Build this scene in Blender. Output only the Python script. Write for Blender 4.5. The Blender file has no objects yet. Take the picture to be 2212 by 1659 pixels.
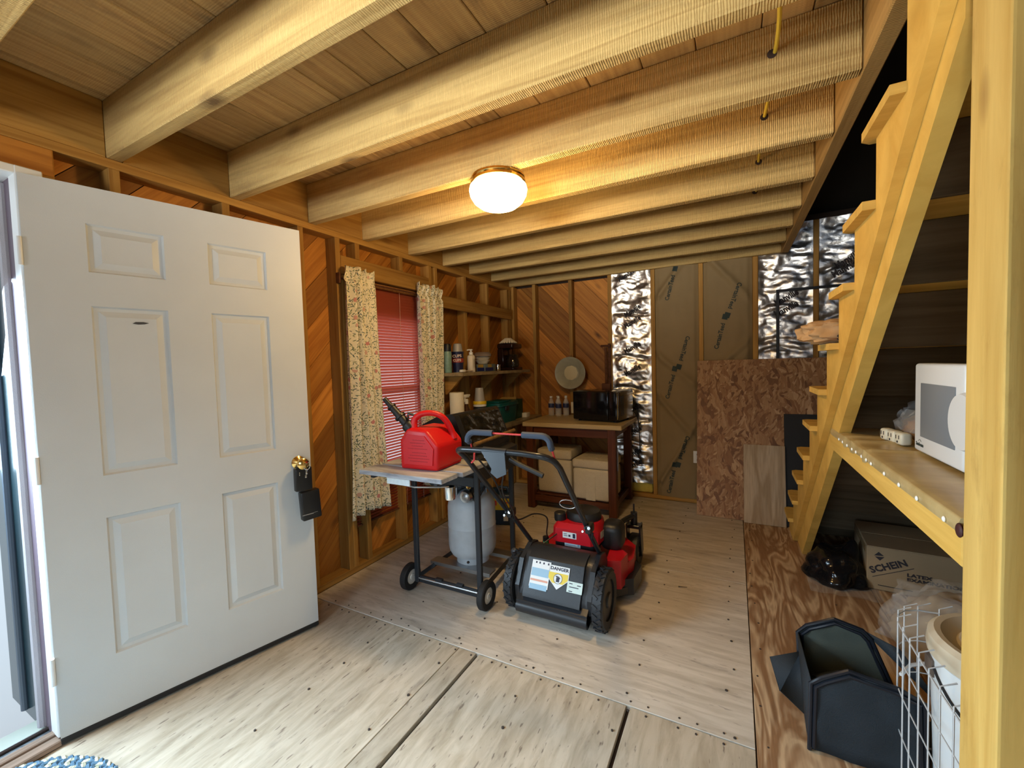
import bpy, bmesh, math, random
from mathutils import Vector, Matrix, noise
random.seed(7)
S = bpy.context.scene
COL = S.collection
R = math.radians
V = Vector

# ------------------------------------------------------------------ camera
def make_camera():
    yaw, pitch, roll = -0.48596, -0.043423, -0.028917
    cy, sy, cp, sp = math.cos(yaw), math.sin(yaw), math.cos(pitch), math.sin(pitch)
    fwd = V((sy*cp, cy*cp, sp)); right = V((cy, -sy, 0)); up = right.cross(fwd)
    cr, sr = math.cos(roll), math.sin(roll)
    r2 = right*cr + up*sr; u2 = up*cr - right*sr
    cd = bpy.data.cameras.new('camera'); c = bpy.data.objects.new('camera', cd); COL.objects.link(c)
    m = Matrix.Identity(4)
    for i in range(3):
        m[i][0], m[i][1], m[i][2] = r2[i], u2[i], -fwd[i]
    m.translation = V((0, 0, 1.37)); c.matrix_world = m
    cd.sensor_fit = 'HORIZONTAL'; cd.sensor_width = 36; cd.lens = 909.15*36/2212
    cd.clip_start = 0.02; cd.clip_end = 200
    S.camera = c
make_camera()

# ------------------------------------------------------------------ world, lights, exposure
w = bpy.data.worlds.new('world'); S.world = w; w.use_nodes = True
wn = w.node_tree.nodes; wl = w.node_tree.links
bg = wn['Background']
sky = wn.new('ShaderNodeTexSky'); sky.sky_type = 'PREETHAM'; sky.turbidity = 6.0
sky.sun_direction = V((-0.5, 0.3, 0.8)).normalized()
mixw = wn.new('ShaderNodeMix'); mixw.data_type = 'RGBA'; mixw.inputs[0].default_value = 0.75
mixw.inputs[7].default_value = (0.80, 0.92, 1.0, 1)
wl.new(sky.outputs[0], mixw.inputs[6]); wl.new(mixw.outputs[2], bg.inputs[0])
bg.inputs[1].default_value = 1.4

def area(name, loc, target, sx, sy, energy, col, spread=180):
    l = bpy.data.lights.new(name, 'AREA'); l.shape = 'RECTANGLE'; l.size = sx; l.size_y = sy
    l.energy = energy; l.color = col; l.spread = R(spread)
    o = bpy.data.objects.new(name, l); COL.objects.link(o); o.location = loc
    o.rotation_euler = (V(target) - V(loc)).to_track_quat('-Z', 'Z').to_euler()
    return o
# daylight through the open doorway on the left and through the big front window behind the camera
area('doorway_daylight', (-2.52, -0.02, 1.30), (0.0, 0.35, -0.1), 0.85, 1.6, 95, (0.62, 0.83, 1.0), 120)
area('front_window_daylight', (-0.9, -2.46, 1.5), (-0.9, 0.1, 0.0), 1.2, 1.0, 12, (0.70, 0.87, 1.0), 64)
area('front_joist_fill', (-0.9, -2.45, 1.45), (-0.9, 0.9, 2.95), 1.2, 1.0, 36, (0.95, 0.97, 0.94), 52)  # added upward fill that brightens the near joists, in place of ground bounce
area('right_door_fill', (1.33, -1.5, 1.45), (-2.1, 0.9, 0.5), 1.0, 1.0, 5, (0.66, 0.84, 1.0), 60)  # added fill from an unseen right side opening, brightens the open door
area('attic_window_daylight', (0.9, 0.0, 3.55), (0.7, 4.2, 2.2), 0.7, 0.6, 3, (0.6, 0.75, 1.0))

S.view_settings.view_transform = 'Standard'; S.view_settings.look = 'None'
S.view_settings.exposure = 0.0; S.view_settings.gamma = 1.0
S.view_settings.use_curve_mapping = False
cyc = S.cycles
cyc.use_denoising = True
cyc.max_bounces = 7; cyc.diffuse_bounces = 4; cyc.glossy_bounces = 3
cyc.transmission_bounces = 6; cyc.transparent_max_bounces = 12
cyc.sample_clamp_indirect = 4.0
cyc.caustics_reflective = False; cyc.caustics_refractive = False

# ------------------------------------------------------------------ materials
MATS = {}
def _new(name):
    m = bpy.data.materials.new(name); m.use_nodes = True
    nt = m.node_tree
    return m, nt.nodes, nt.links, nt.nodes['Principled BSDF']
def c4(c): return (c[0], c[1], c[2], 1)

def mat(name, col, rough=0.5, metal=0.0, bump=0.0, bscale=60, var=0.0, emit=None, estr=0, trans=0, alpha=1, spec=0.5, sheen=0, ior=1.45, vscale=6):
    if name in MATS: return MATS[name]
    m, n, l, p = _new(name)
    p.inputs['Base Color'].default_value = c4(col); p.inputs['Roughness'].default_value = rough
    p.inputs['Metallic'].default_value = metal; p.inputs['Specular IOR Level'].default_value = spec
    p.inputs['Transmission Weight'].default_value = trans; p.inputs['Alpha'].default_value = alpha
    p.inputs['IOR'].default_value = ior
    if sheen: p.inputs['Sheen Weight'].default_value = sheen
    if emit: p.inputs['Emission Color'].default_value = c4(emit); p.inputs['Emission Strength'].default_value = estr
    if var or bump:
        tc = n.new('ShaderNodeTexCoord'); nz = n.new('ShaderNodeTexNoise')
        l.new(tc.outputs['Object'], nz.inputs['Vector'])
    if var:
        nz.inputs['Scale'].default_value = vscale; nz.inputs['Detail'].default_value = 6
        mx = n.new('ShaderNodeMix'); mx.data_type = 'RGBA'
        mx.inputs[6].default_value = c4([max(0, x*(1-var)) for x in col]); mx.inputs[7].default_value = c4([min(1, x*(1+var)) for x in col])
        l.new(nz.outputs[0], mx.inputs[0]); l.new(mx.outputs[2], p.inputs['Base Color'])
    if bump:
        nb = n.new('ShaderNodeTexNoise'); nb.inputs['Scale'].default_value = bscale; nb.inputs['Detail'].default_value = 4
        l.new(tc.outputs['Object'], nb.inputs['Vector'])
        b = n.new('ShaderNodeBump'); b.inputs['Strength'].default_value = bump; b.inputs['Distance'].default_value = 0.01
        l.new(nb.outputs[0], b.inputs['Height']); l.new(b.outputs[0], p.inputs['Normal'])
    MATS[name] = m
    return m

def ramp(n, stops):
    r = n.new('ShaderNodeValToRGB'); e = r.color_ramp.elements
    while len(e) < len(stops): e.new(0.5)
    for i, (pos, c) in enumerate(stops):
        e[i].position = pos; e[i].color = c4(c) if len(c) == 3 else c
    return r

def wood(name, light, dark, rough=0.7, knots=0.75, kcol=(0.08, 0.03, 0.01), saw=0.0, grain=(1.4, 30, 30), stain=0.0, stcol=(0.1, 0.08, 0.07), dash=0.0, vary=0.25, bump=0.25, spec=0.3, kscale=(2.6, 7, 7)):
    """grain runs along local X; every piece gets its own offset and tone"""
    if name in MATS: return MATS[name]
    m, n, l, p = _new(name)
    tc = n.new('ShaderNodeTexCoord'); oi = n.new('ShaderNodeObjectInfo')
    off = n.new('ShaderNodeVectorMath'); off.operation = 'SCALE'; off.inputs[0].default_value = (17.3, 9.1, 23.7)
    l.new(oi.outputs['Random'], off.inputs['Scale'])
    add = n.new('ShaderNodeVectorMath'); add.operation = 'ADD'
    l.new(tc.outputs['Object'], add.inputs[0]); l.new(off.outputs[0], add.inputs[1])
    def scaled(s):
        v = n.new('ShaderNodeVectorMath'); v.operation = 'MULTIPLY'; v.inputs[1].default_value = s
        l.new(add.outputs[0], v.inputs[0]); return v.outputs[0]
    g = n.new('ShaderNodeTexNoise'); g.inputs['Scale'].default_value = 1; g.inputs['Detail'].default_value = 7
    g.inputs['Roughness'].default_value = 0.6; g.inputs['Distortion'].default_value = 0.6
    l.new(scaled(grain), g.inputs['Vector'])
    rp = ramp(n, [(0.3, dark), (0.62, light)]); l.new(g.outputs[0], rp.inputs[0])
    b = n.new('ShaderNodeTexNoise'); b.inputs['Scale'].default_value = 1; b.inputs['Detail'].default_value = 4
    l.new(scaled((0.9, 5, 5)), b.inputs['Vector'])
    hs = n.new('ShaderNodeHueSaturation'); l.new(rp.outputs[0], hs.inputs['Color'])
    ma = n.new('ShaderNodeMath'); ma.operation = 'MULTIPLY_ADD'; ma.inputs[1].default_value = vary; ma.inputs[2].default_value = 1 - vary*0.5
    l.new(oi.outputs['Random'], ma.inputs[0])
    mb = n.new('ShaderNodeMath'); mb.operation = 'MULTIPLY_ADD'; mb.inputs[1].default_value = 0.5; mb.inputs[2].default_value = -0.25
    l.new(b.outputs[0], mb.inputs[0])
    mc = n.new('ShaderNodeMath'); mc.operation = 'ADD'; l.new(ma.outputs[0], mc.inputs[0]); l.new(mb.outputs[0], mc.inputs[1])
    l.new(mc.outputs[0], hs.inputs['Value'])
    last = hs.outputs[0]
    def mixin(fac, col):
        nonlocal last
        mx = n.new('ShaderNodeMix'); mx.data_type = 'RGBA'; l.new(fac, mx.inputs[0]); l.new(last, mx.inputs[6])
        mx.inputs[7].default_value = c4(col); last = mx.outputs[2]
    if knots > 0:
        vo = n.new('ShaderNodeTexVoronoi'); vo.inputs['Scale'].default_value = 1; l.new(scaled(kscale), vo.inputs['Vector'])
        kr = ramp(n, [(0.05, (1, 1, 1)), (0.13, (0.55, 0.55, 0.55)), (0.24, (0, 0, 0))]); l.new(vo.outputs['Distance'], kr.inputs[0])
        sx = n.new('ShaderNodeSeparateColor'); l.new(vo.outputs['Color'], sx.inputs[0])
        gt = n.new('ShaderNodeMath'); gt.operation = 'GREATER_THAN'; gt.inputs[1].default_value = knots; l.new(sx.outputs[0], gt.inputs[0])
        mu = n.new('ShaderNodeMath'); mu.operation = 'MULTIPLY'; l.new(gt.outputs[0], mu.inputs[0]); l.new(kr.outputs[0], mu.inputs[1])
        mu2 = n.new('ShaderNodeMath'); mu2.operation = 'MULTIPLY'; mu2.inputs[1].default_value = 0.85; l.new(mu.outputs[0], mu2.inputs[0])
        mixin(mu2.outputs[0], kcol)
    if stain > 0:
        st = n.new('ShaderNodeTexNoise'); st.inputs['Scale'].default_value = 1; st.inputs['Detail'].default_value = 8; st.inputs['Roughness'].default_value = 0.7
        l.new(scaled((3.4, 13, 13)), st.inputs['Vector'])
        sr = ramp(n, [(0.56, (0, 0, 0)), (0.72, (stain, stain, stain))]); l.new(st.outputs[0], sr.inputs[0])
        mixin(sr.outputs[0], stcol)
    if dash > 0:
        dn = n.new('ShaderNodeTexNoise'); dn.inputs['Scale'].default_value = 1; dn.inputs['Detail'].default_value = 3
        l.new(scaled((16, 70, 70)), dn.inputs['Vector'])
        dr = ramp(n, [(0.64, (0, 0, 0)), (0.70, (dash, dash, dash))]); l.new(dn.outputs[0], dr.inputs[0])
        mixin(dr.outputs[0], stcol)
    h = g.outputs[0]
    if saw > 0:
        wv = n.new('ShaderNodeTexWave'); wv.inputs['Scale'].default_value = 1; wv.inputs['Distortion'].default_value = 3.0
        wv.inputs['Detail'].default_value = 3; wv.inputs['Detail Scale'].default_value = 2.5
        l.new(scaled((44, 9, 14)), wv.inputs['Vector'])
        mh = n.new('ShaderNodeMath'); mh.operation = 'MULTIPLY_ADD'; mh.inputs[1].default_value = saw
        l.new(wv.outputs[0], mh.inputs[0]); l.new(g.outputs[0], mh.inputs[2]); h = mh.outputs[0]
        sm = n.new('ShaderNodeMath'); sm.operation = 'MULTIPLY'; sm.inputs[1].default_value = 0.16*saw
        l.new(wv.outputs[0], sm.inputs[0]); mixin(sm.outputs[0], [x*0.45 for x in dark])
    l.new(last, p.inputs['Base Color'])
    bp = n.new('ShaderNodeBump'); bp.inputs['Strength'].default_value = bump; bp.inputs['Distance'].default_value = 0.006
    l.new(h, bp.inputs['Height']); l.new(bp.outputs[0], p.inputs['Normal'])
    p.inputs['Roughness'].default_value = rough; p.inputs['Specular IOR Level'].default_value = spec
    MATS[name] = m
    return m

def figured(name, light, dark, scale=(1.6, 7, 7), dist=5.0, spots=0.0):
    """rotary-cut plywood: wavy cathedral figure along local X"""
    if name in MATS: return MATS[name]
    m, n, l, p = _new(name)
    tc = n.new('ShaderNodeTexCoord')
    v = n.new('ShaderNodeVectorMath'); v.operation = 'MULTIPLY'; v.inputs[1].default_value = scale
    l.new(tc.outputs['Object'], v.inputs[0])
    a = n.new('ShaderNodeTexNoise'); a.inputs['Scale'].default_value = 1.0; a.inputs['Detail'].default_value = 2.5
    a.inputs['Distortion'].default_value = 1.2; l.new(v.outputs[0], a.inputs['Vector'])
    mu = n.new('ShaderNodeMath'); mu.operation = 'MULTIPLY'; mu.inputs[1].default_value = dist; l.new(a.outputs[0], mu.inputs[0])
    fr = n.new('ShaderNodeMath'); fr.operation = 'PINGPONG'; fr.inputs[1].default_value = 0.5; l.new(mu.outputs[0], fr.inputs[0])
    rp = ramp(n, [(0.08, light), (0.2, [x*0.55+y*0.45 for x, y in zip(light, dark)]), (0.42, dark)]); l.new(fr.outputs[0], rp.inputs[0])
    f = n.new('ShaderNodeTexNoise'); f.inputs['Scale'].default_value = 1; f.inputs['Detail'].default_value = 6
    v2 = n.new('ShaderNodeVectorMath'); v2.operation = 'MULTIPLY'; v2.inputs[1].default_value = (8, 90, 90); l.new(tc.outputs['Object'], v2.inputs[0])
    l.new(v2.outputs[0], f.inputs['Vector'])
    hs = n.new('ShaderNodeHueSaturation'); l.new(rp.outputs[0], hs.inputs['Color'])
    mm = n.new('ShaderNodeMath'); mm.operation = 'MULTIPLY_ADD'; mm.inputs[1].default_value = 0.7; mm.inputs[2].default_value = 0.65; l.new(f.outputs[0], mm.inputs[0])
    l.new(mm.outputs[0], hs.inputs['Value']); l.new(hs.outputs[0], p.inputs['Base Color'])
    p.inputs['Roughness'].default_value = 0.65
    MATS[name] = m
    return m

def osb(name, stops, scale=(16, 16, 5.5)):
    if name in MATS: return MATS[name]
    m, n, l, p = _new(name)
    tc = n.new('ShaderNodeTexCoord')
    nz = n.new('ShaderNodeTexNoise'); nz.inputs['Scale'].default_value = 5; nz.inputs['Detail'].default_value = 2
    l.new(tc.outputs['Object'], nz.inputs['Vector'])
    mx = n.new('ShaderNodeVectorMath'); mx.operation = 'MULTIPLY_ADD'; mx.inputs[1].default_value = (0.16, 0.16, 0.16)
    l.new(nz.outputs['Color'], mx.inputs[0]); l.new(tc.outputs['Object'], mx.inputs[2])
    outs = []
    for sc, rot in ((scale, 0.25), (tuple(s*1.7 for s in scale), -0.6)):
        rt = n.new('ShaderNodeVectorRotate'); rt.rotation_type = 'Y_AXIS'; rt.inputs['Angle'].default_value = rot; l.new(mx.outputs[0], rt.inputs[0])
        sc_ = n.new('ShaderNodeVectorMath'); sc_.operation = 'MULTIPLY'; sc_.inputs[1].default_value = sc; l.new(rt.outputs[0], sc_.inputs[0])
        vo = n.new('ShaderNodeTexVoronoi'); vo.inputs['Scale'].default_value = 1; vo.inputs['Randomness'].default_value = 1; l.new(sc_.outputs[0], vo.inputs['Vector'])
        s = n.new('ShaderNodeSeparateColor'); l.new(vo.outputs['Color'], s.inputs[0]); outs.append((s, vo))
    gt = n.new('ShaderNodeMath'); gt.operation = 'GREATER_THAN'; gt.inputs[1].default_value = 0.5; l.new(outs[0][0].outputs[1], gt.inputs[0])
    mf = n.new('ShaderNodeMix'); mf.data_type = 'FLOAT'; l.new(gt.outputs[0], mf.inputs[0]); l.new(outs[0][0].outputs[0], mf.inputs[2]); l.new(outs[1][0].outputs[0], mf.inputs[3])
    rp = ramp(n, stops); l.new(mf.outputs[0], rp.inputs[0])
    gn = n.new('ShaderNodeTexNoise'); gn.inputs['Scale'].default_value = 1; gn.inputs['Detail'].default_value = 5
    v2 = n.new('ShaderNodeVectorMath'); v2.operation = 'MULTIPLY'; v2.inputs[1].default_value = (70, 70, 14); l.new(tc.outputs['Object'], v2.inputs[0]); l.new(v2.outputs[0], gn.inputs['Vector'])
    hs = n.new('ShaderNodeHueSaturation'); l.new(rp.outputs[0], hs.inputs['Color'])
    mm = n.new('ShaderNodeMath'); mm.operation = 'MULTIPLY_ADD'; mm.inputs[1].default_value = 0.7; mm.inputs[2].default_value = 0.65; l.new(gn.outputs[0], mm.inputs[0])
    l.new(mm.outputs[0], hs.inputs['Value']); l.new(hs.outputs[0], p.inputs['Base Color'])
    bp = n.new('ShaderNodeBump'); bp.inputs['Strength'].default_value = 0.3; bp.inputs['Distance'].default_value = 0.004
    l.new(mf.outputs[0], bp.inputs['Height']); l.new(bp.outputs[0], p.inputs['Normal'])
    p.inputs['Roughness'].default_value = 0.6
    MATS[name] = m
    return m

def leafcloth(name, base):
    """cream cotton with sprigs of small dark leaves and a few pink blossoms, printed in UV metres"""
    m, n, l, p = _new(name)
    uv = n.new('ShaderNodeUVMap')
    last = None
    mixc = base
    cur = None
    def layer(cur, scale, a, b, cols, thr, seed):
        ad = n.new('ShaderNodeVectorMath'); ad.operation = 'MULTIPLY_ADD'; ad.inputs[1].default_value = (scale, scale, 0); ad.inputs[2].default_value = (seed, seed*1.7, 0)
        l.new(uv.outputs[0], ad.inputs[0])
        vo = n.new('ShaderNodeTexVoronoi'); vo.voronoi_dimensions = '2D'; vo.inputs['Scale'].default_value = 1; l.new(ad.outputs[0], vo.inputs['Vector'])
        d = n.new('ShaderNodeVectorMath'); d.operation = 'SUBTRACT'; l.new(ad.outputs[0], d.inputs[0]); l.new(vo.outputs['Position'], d.inputs[1])
        s = n.new('ShaderNodeSeparateColor'); l.new(vo.outputs['Color'], s.inputs[0])
        an = n.new('ShaderNodeMath'); an.operation = 'MULTIPLY'; an.inputs[1].default_value = 6.28; l.new(s.outputs[0], an.inputs[0])
        rt = n.new('ShaderNodeVectorRotate'); rt.rotation_type = 'Z_AXIS'; l.new(d.outputs[0], rt.inputs[0]); l.new(an.outputs[0], rt.inputs['Angle'])
        el = n.new('ShaderNodeVectorMath'); el.operation = 'MULTIPLY'; el.inputs[1].default_value = (1/a, 1/b, 0); l.new(rt.outputs[0], el.inputs[0])
        ln = n.new('ShaderNodeVectorMath'); ln.operation = 'LENGTH'; l.new(el.outputs[0], ln.inputs[0])
        lt = n.new('ShaderNodeMath'); lt.operation = 'LESS_THAN'; lt.inputs[1].default_value = 1; l.new(ln.outputs['Value'], lt.inputs[0])
        pk = n.new('ShaderNodeMath'); pk.operation = 'GREATER_THAN'; pk.inputs[1].default_value = thr; l.new(s.outputs[1], pk.inputs[0])
        mu = n.new('ShaderNodeMath'); mu.operation = 'MULTIPLY'; l.new(lt.outputs[0], mu.inputs[0]); l.new(pk.outputs[0], mu.inputs[1])
        rp = ramp(n, [(0.0, cols[0]), (1.0, cols[1])]); l.new(s.outputs[2], rp.inputs[0])
        mx = n.new('ShaderNodeMix'); mx.data_type = 'RGBA'; l.new(mu.outputs[0], mx.inputs[0]); l.new(rp.outputs[0], mx.inputs[7])
        if cur is None: mx.inputs[6].default_value = c4(base)
        else: l.new(cur, mx.inputs[6])
        return mx.outputs[2]
    # vines: thin wandering lines
    no = n.new('ShaderNodeTexNoise'); no.inputs['Scale'].default_value = 9; no.inputs['Detail'].default_value = 1; l.new(uv.outputs[0], no.inputs['Vector'])
    pp = n.new('ShaderNodeMath'); pp.operation = 'PINGPONG'; pp.inputs[1].default_value = 0.05; l.new(no.outputs[0], pp.inputs[0])
    lt = n.new('ShaderNodeMath'); lt.operation = 'LESS_THAN'; lt.inputs[1].default_value = 0.0018; l.new(pp.outputs[0], lt.inputs[0])
    mv = n.new('ShaderNodeMix'); mv.data_type = 'RGBA'; l.new(lt.outputs[0], mv.inputs[0]); mv.inputs[6].default_value = c4(base); mv.inputs[7].default_value = (0.25, 0.27, 0.18, 1)
    cur = mv.outputs[2]
    cur = layer(cur, 50, 0.55, 0.15, ((0.08, 0.11, 0.11), (0.24, 0.28, 0.13)), 0.52, 3.3)
    cur = layer(cur, 62, 0.52, 0.15, ((0.09, 0.12, 0.13), (0.26, 0.28, 0.16)), 0.58, 11.7)
    cur = layer(cur, 17, 0.26, 0.22, ((0.55, 0.22, 0.20), (0.62, 0.40, 0.30)), 0.74, 7.9)
    l.new(cur, p.inputs['Base Color']); p.inputs['Roughness'].default_value = 0.9
    p.inputs['Specular IOR Level'].default_value = 0.1
    MATS[name] = m
    return m

def foil(name):
    m, n, l, p = _new(name)
    p.inputs['Base Color'].default_value = (0.85, 0.83, 0.80, 1); p.inputs['Metallic'].default_value = 1; p.inputs['Roughness'].default_value = 0.33
    tc = n.new('ShaderNodeTexCoord')
    a = n.new('ShaderNodeTexNoise'); a.inputs['Scale'].default_value = 20; a.inputs['Detail'].default_value = 8; a.inputs['Roughness'].default_value = 0.6; a.inputs['Distortion'].default_value = 0.5
    l.new(tc.outputs['Object'], a.inputs['Vector'])
    b = n.new('ShaderNodeBump'); b.inputs['Strength'].default_value = 0.5; b.inputs['Distance'].default_value = 0.008
    l.new(a.outputs[0], b.inputs['Height']); l.new(b.outputs[0], p.inputs['Normal'])
    MATS[name] = m
    return m

# ------------------------------------------------------------------ mesh builder
class G:
    def __init__(self): self.bm = bmesh.new()
    def _tf(self, vs, M):
        if M is not None:
            for v in vs: v.co = M @ v.co
    def box(self, c, s, M=None):
        r = bmesh.ops.create_cube(self.bm, size=1.0)['verts']
        for v in r: v.co = V((v.co.x*s[0]+c[0], v.co.y*s[1]+c[1], v.co.z*s[2]+c[2]))
        self._tf(r, M); return self
    def span(self, x0, x1, y0, y1, z0, z1, M=None):
        return self.box(((x0+x1)/2, (y0+y1)/2, (z0+z1)/2), (abs(x1-x0), abs(y1-y0), abs(z1-z0)), M)
    def bbox(self, c, s, bev=0.005, seg=2, M=None):
        """box with rounded edges"""
        b = bmesh.new(); r = bmesh.ops.create_cube(b, size=1.0)['verts']
        for v in r: v.co = V((v.co.x*s[0], v.co.y*s[1], v.co.z*s[2]))
        bmesh.ops.bevel(b, geom=b.edges[:], offset=bev, segments=seg, affect='EDGES', profile=0.5)
        T = Matrix.Translation(c)
        self._merge(b, (M @ T) if M is not None else T); return self
    def _merge(self, b, M=None):
        mp = {}
        for v in b.verts: mp[v] = self.bm.verts.new(M @ v.co if M is not None else v.co)
        for f in b.faces:
            try: self.bm.faces.new([mp[v] for v in f.verts])
            except ValueError: pass
        b.free()
    def cyl(self, p0, p1, r0, r1=None, n=16, caps=True, M=None):
        p0, p1 = V(p0), V(p1); d = p1-p0; r1 = r0 if r1 is None else r1
        q = d.to_track_quat('Z', 'Y').to_matrix()
        a = []; b = []
        for i in range(n):
            t = 2*math.pi*i/n; u = q @ V((math.cos(t), math.sin(t), 0))
            a.append(self.bm.verts.new(p0+u*r0)); b.append(self.bm.verts.new(p1+u*r1))
        for i in range(n):
            j = (i+1) % n; self.bm.faces.new((a[i], a[j], b[j], b[i]))
        if caps: self.bm.faces.new(a[::-1]); self.bm.faces.new(b)
        self._tf(a+b, M); return self
    def tube(self, pts, r, n=8, closed=False, M=None, rr=None):
        pts = [V(p) for p in pts]; N = len(pts); rings = []; up = None
        for i, p in enumerate(pts):
            if closed: t = pts[(i+1) % N]-pts[i-1]
            else: t = pts[min(i+1, N-1)]-pts[max(i-1, 0)]
            t.normalize()
            if up is None:
                up = t.cross(V((0, 0, 1)))
                if up.length < 1e-3: up = t.cross(V((1, 0, 0)))
            up = (up - t*up.dot(t)).normalized(); s = t.cross(up)
            rad = rr[i] if rr else r
            rings.append([self.bm.verts.new(p+(up*math.cos(2*math.pi*k/n)+s*math.sin(2*math.pi*k/n))*rad) for k in range(n)])
        for i in range(N if closed else N-1):
            A, B = rings[i], rings[(i+1) % N]
            for k in range(n):
                j = (k+1) % n; self.bm.faces.new((A[k], A[j], B[j], B[k]))
        if not closed:
            self.bm.faces.new(rings[0][::-1]); self.bm.faces.new(rings[-1])
        for q in rings: self._tf(q, M)
        return self
    def lathe(self, prof, c=(0, 0, 0), n=24, M=None):
        c = V(c); rings = []
        for r, z in prof:
            if r < 1e-6: rings.append([self.bm.verts.new(c+V((0, 0, z)))])
            else: rings.append([self.bm.verts.new(c+V((r*math.cos(2*math.pi*k/n), r*math.sin(2*math.pi*k/n), z))) for k in range(n)])
        for A, B in zip(rings, rings[1:]):
            for k in range(n):
                j = (k+1) % n
                if len(A) == 1 and len(B) == 1: continue
                if len(A) == 1: self.bm.faces.new((A[0], B[j], B[k]))
                elif len(B) == 1: self.bm.faces.new((A[k], A[j], B[0]))
                else: self.bm.faces.new((A[k], A[j], B[j], B[k]))
        for q in rings: self._tf(q, M)
        return self
    def prism(self, poly, z0, z1, M=None):
        a = [self.bm.verts.new((x, y, z0)) for x, y in poly]; b = [self.bm.verts.new((x, y, z1)) for x, y in poly]
        n = len(poly)
        self.bm.faces.new(a[::-1]); self.bm.faces.new(b)
        for i in range(n):
            j = (i+1) % n; self.bm.faces.new((a[i], a[j], b[j], b[i]))
        self._tf(a+b, M); return self
    def sph(self, c, r, sc=(1, 1, 1), u=16, v=10, M=None):
        vs = bmesh.ops.create_uvsphere(self.bm, u_segments=u, v_segments=v, radius=r)['verts']
        for q in vs: q.co = V((q.co.x*sc[0]+c[0], q.co.y*sc[1]+c[1], q.co.z*sc[2]+c[2]))
        self._tf(vs, M); return self
    def grid(self, f, nu, nv, uvf=None, closed=False):
        """surface f(u,v) with optional UVs in metres"""
        vs = [[self.bm.verts.new(f(i/nu, j/nv)) for i in range(nu+1)] for j in range(nv+1)]
        lay = self.bm.loops.layers.uv.verify() if uvf else None
        for j in range(nv):
            for i in range(nu):
                fc = self.bm.faces.new((vs[j][i], vs[j][i+1], vs[j+1][i+1], vs[j+1][i]))
                if uvf:
                    for lp, (a, b) in zip(fc.loops, ((i, j), (i+1, j), (i+1, j+1), (i, j+1))):
                        lp[lay].uv = uvf(a/nu, b/nv)
        return self
    def mesh(self, name, ang=35, bev=0, seg=1, fix=True):
        if bev:
            es = [e for e in self.bm.edges if len(e.link_faces) == 2 and e.calc_face_angle(0) > R(30)]
            bmesh.ops.bevel(self.bm, geom=es, offset=bev, segments=seg, affect='EDGES', profile=0.5)
        if fix: bmesh.ops.recalc_face_normals(self.bm, faces=self.bm.faces[:])
        me = bpy.data.meshes.new(name); self.bm.to_mesh(me); self.bm.free()
        me.polygons.foreach_set('use_smooth', [True]*len(me.polygons))
        me.set_sharp_from_angle(angle=R(ang))
        return me
    def out(self, name, m, parent=None, ang=35, bev=0, seg=1, M=None, fix=True, label=None):
        me = self.mesh(name, ang, bev, seg, fix); me.materials.append(m)
        return link(name, me, parent, M, label)

def link(name, me, parent=None, M=None, label=None):
    o = bpy.data.objects.new(name, me); COL.objects.link(o)
    if parent is not None: o.parent = parent
    if M is not None: o.matrix_local = M
    if label: o['label'] = label
    return o
def tag(o, label, cat, group=None, kind=None):
    o['label'] = label; o['category'] = cat
    if group: o['group'] = group
    if kind: o['kind'] = kind
    return o
def thing(name, label, cat, loc=(0, 0, 0), rz=0, group=None, kind=None):
    o = bpy.data.objects.new(name, None); COL.objects.link(o); o.empty_display_size = 0.05
    o.location = loc; o.rotation_euler = (0, 0, R(rz))
    return tag(o, label, cat, group, kind)
def dup(root, loc, rz=None, label=None):
    r = root.copy(); COL.objects.link(r); r.location = loc
    if rz is not None: r.rotation_euler = (0, 0, R(rz))
    if label: r['label'] = label
    for ch in list(root.children):
        c = ch.copy(); COL.objects.link(c); c.parent = r
        for g in ch.children:
            d = g.copy(); COL.objects.link(d); d.parent = c
    return r

CACHE = {}
def plank(name, a, b, wy, wz, yaxis, m, parent, bev=0.0025, label=None):
    """board from a to b, grain along it; wy = size along yaxis, wz = the third size"""
    a, b = V(a), V(b); L = (b-a).length; x = (b-a).normalized(); y = V(yaxis); y = (y-x*y.dot(x)).normalized(); z = x.cross(y)
    key = (round(L, 4), round(wy, 4), round(wz, 4), m.name, bev)
    if key not in CACHE:
        g = G(); g.box((0, 0, 0), (L, wy, wz)); me = g.mesh(name, 30, bev); me.materials.append(m); CACHE[key] = me
    M = Matrix((x, y, z)).transposed().to_4x4(); M.translation = (a+b)/2
    return link(name, CACHE[key], parent, M, label)
def bar(name, x0, x1, y0, y1, z0, z1, m, parent, bev=0.0025, label=None):
    """axis-aligned board with the grain along its longest side"""
    d = (abs(x1-x0), abs(y1-y0), abs(z1-z0)); c = V(((x0+x1)/2, (y0+y1)/2, (z0+z1)/2)); i = d.index(max(d))
    ax = [V((1, 0, 0)), V((0, 1, 0)), V((0, 0, 1))]
    j = (i+1) % 3; k = (i+2) % 3
    return plank(name, c-ax[i]*d[i]/2, c+ax[i]*d[i]/2, d[j], d[k], ax[j], m, parent, bev, label)

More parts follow.
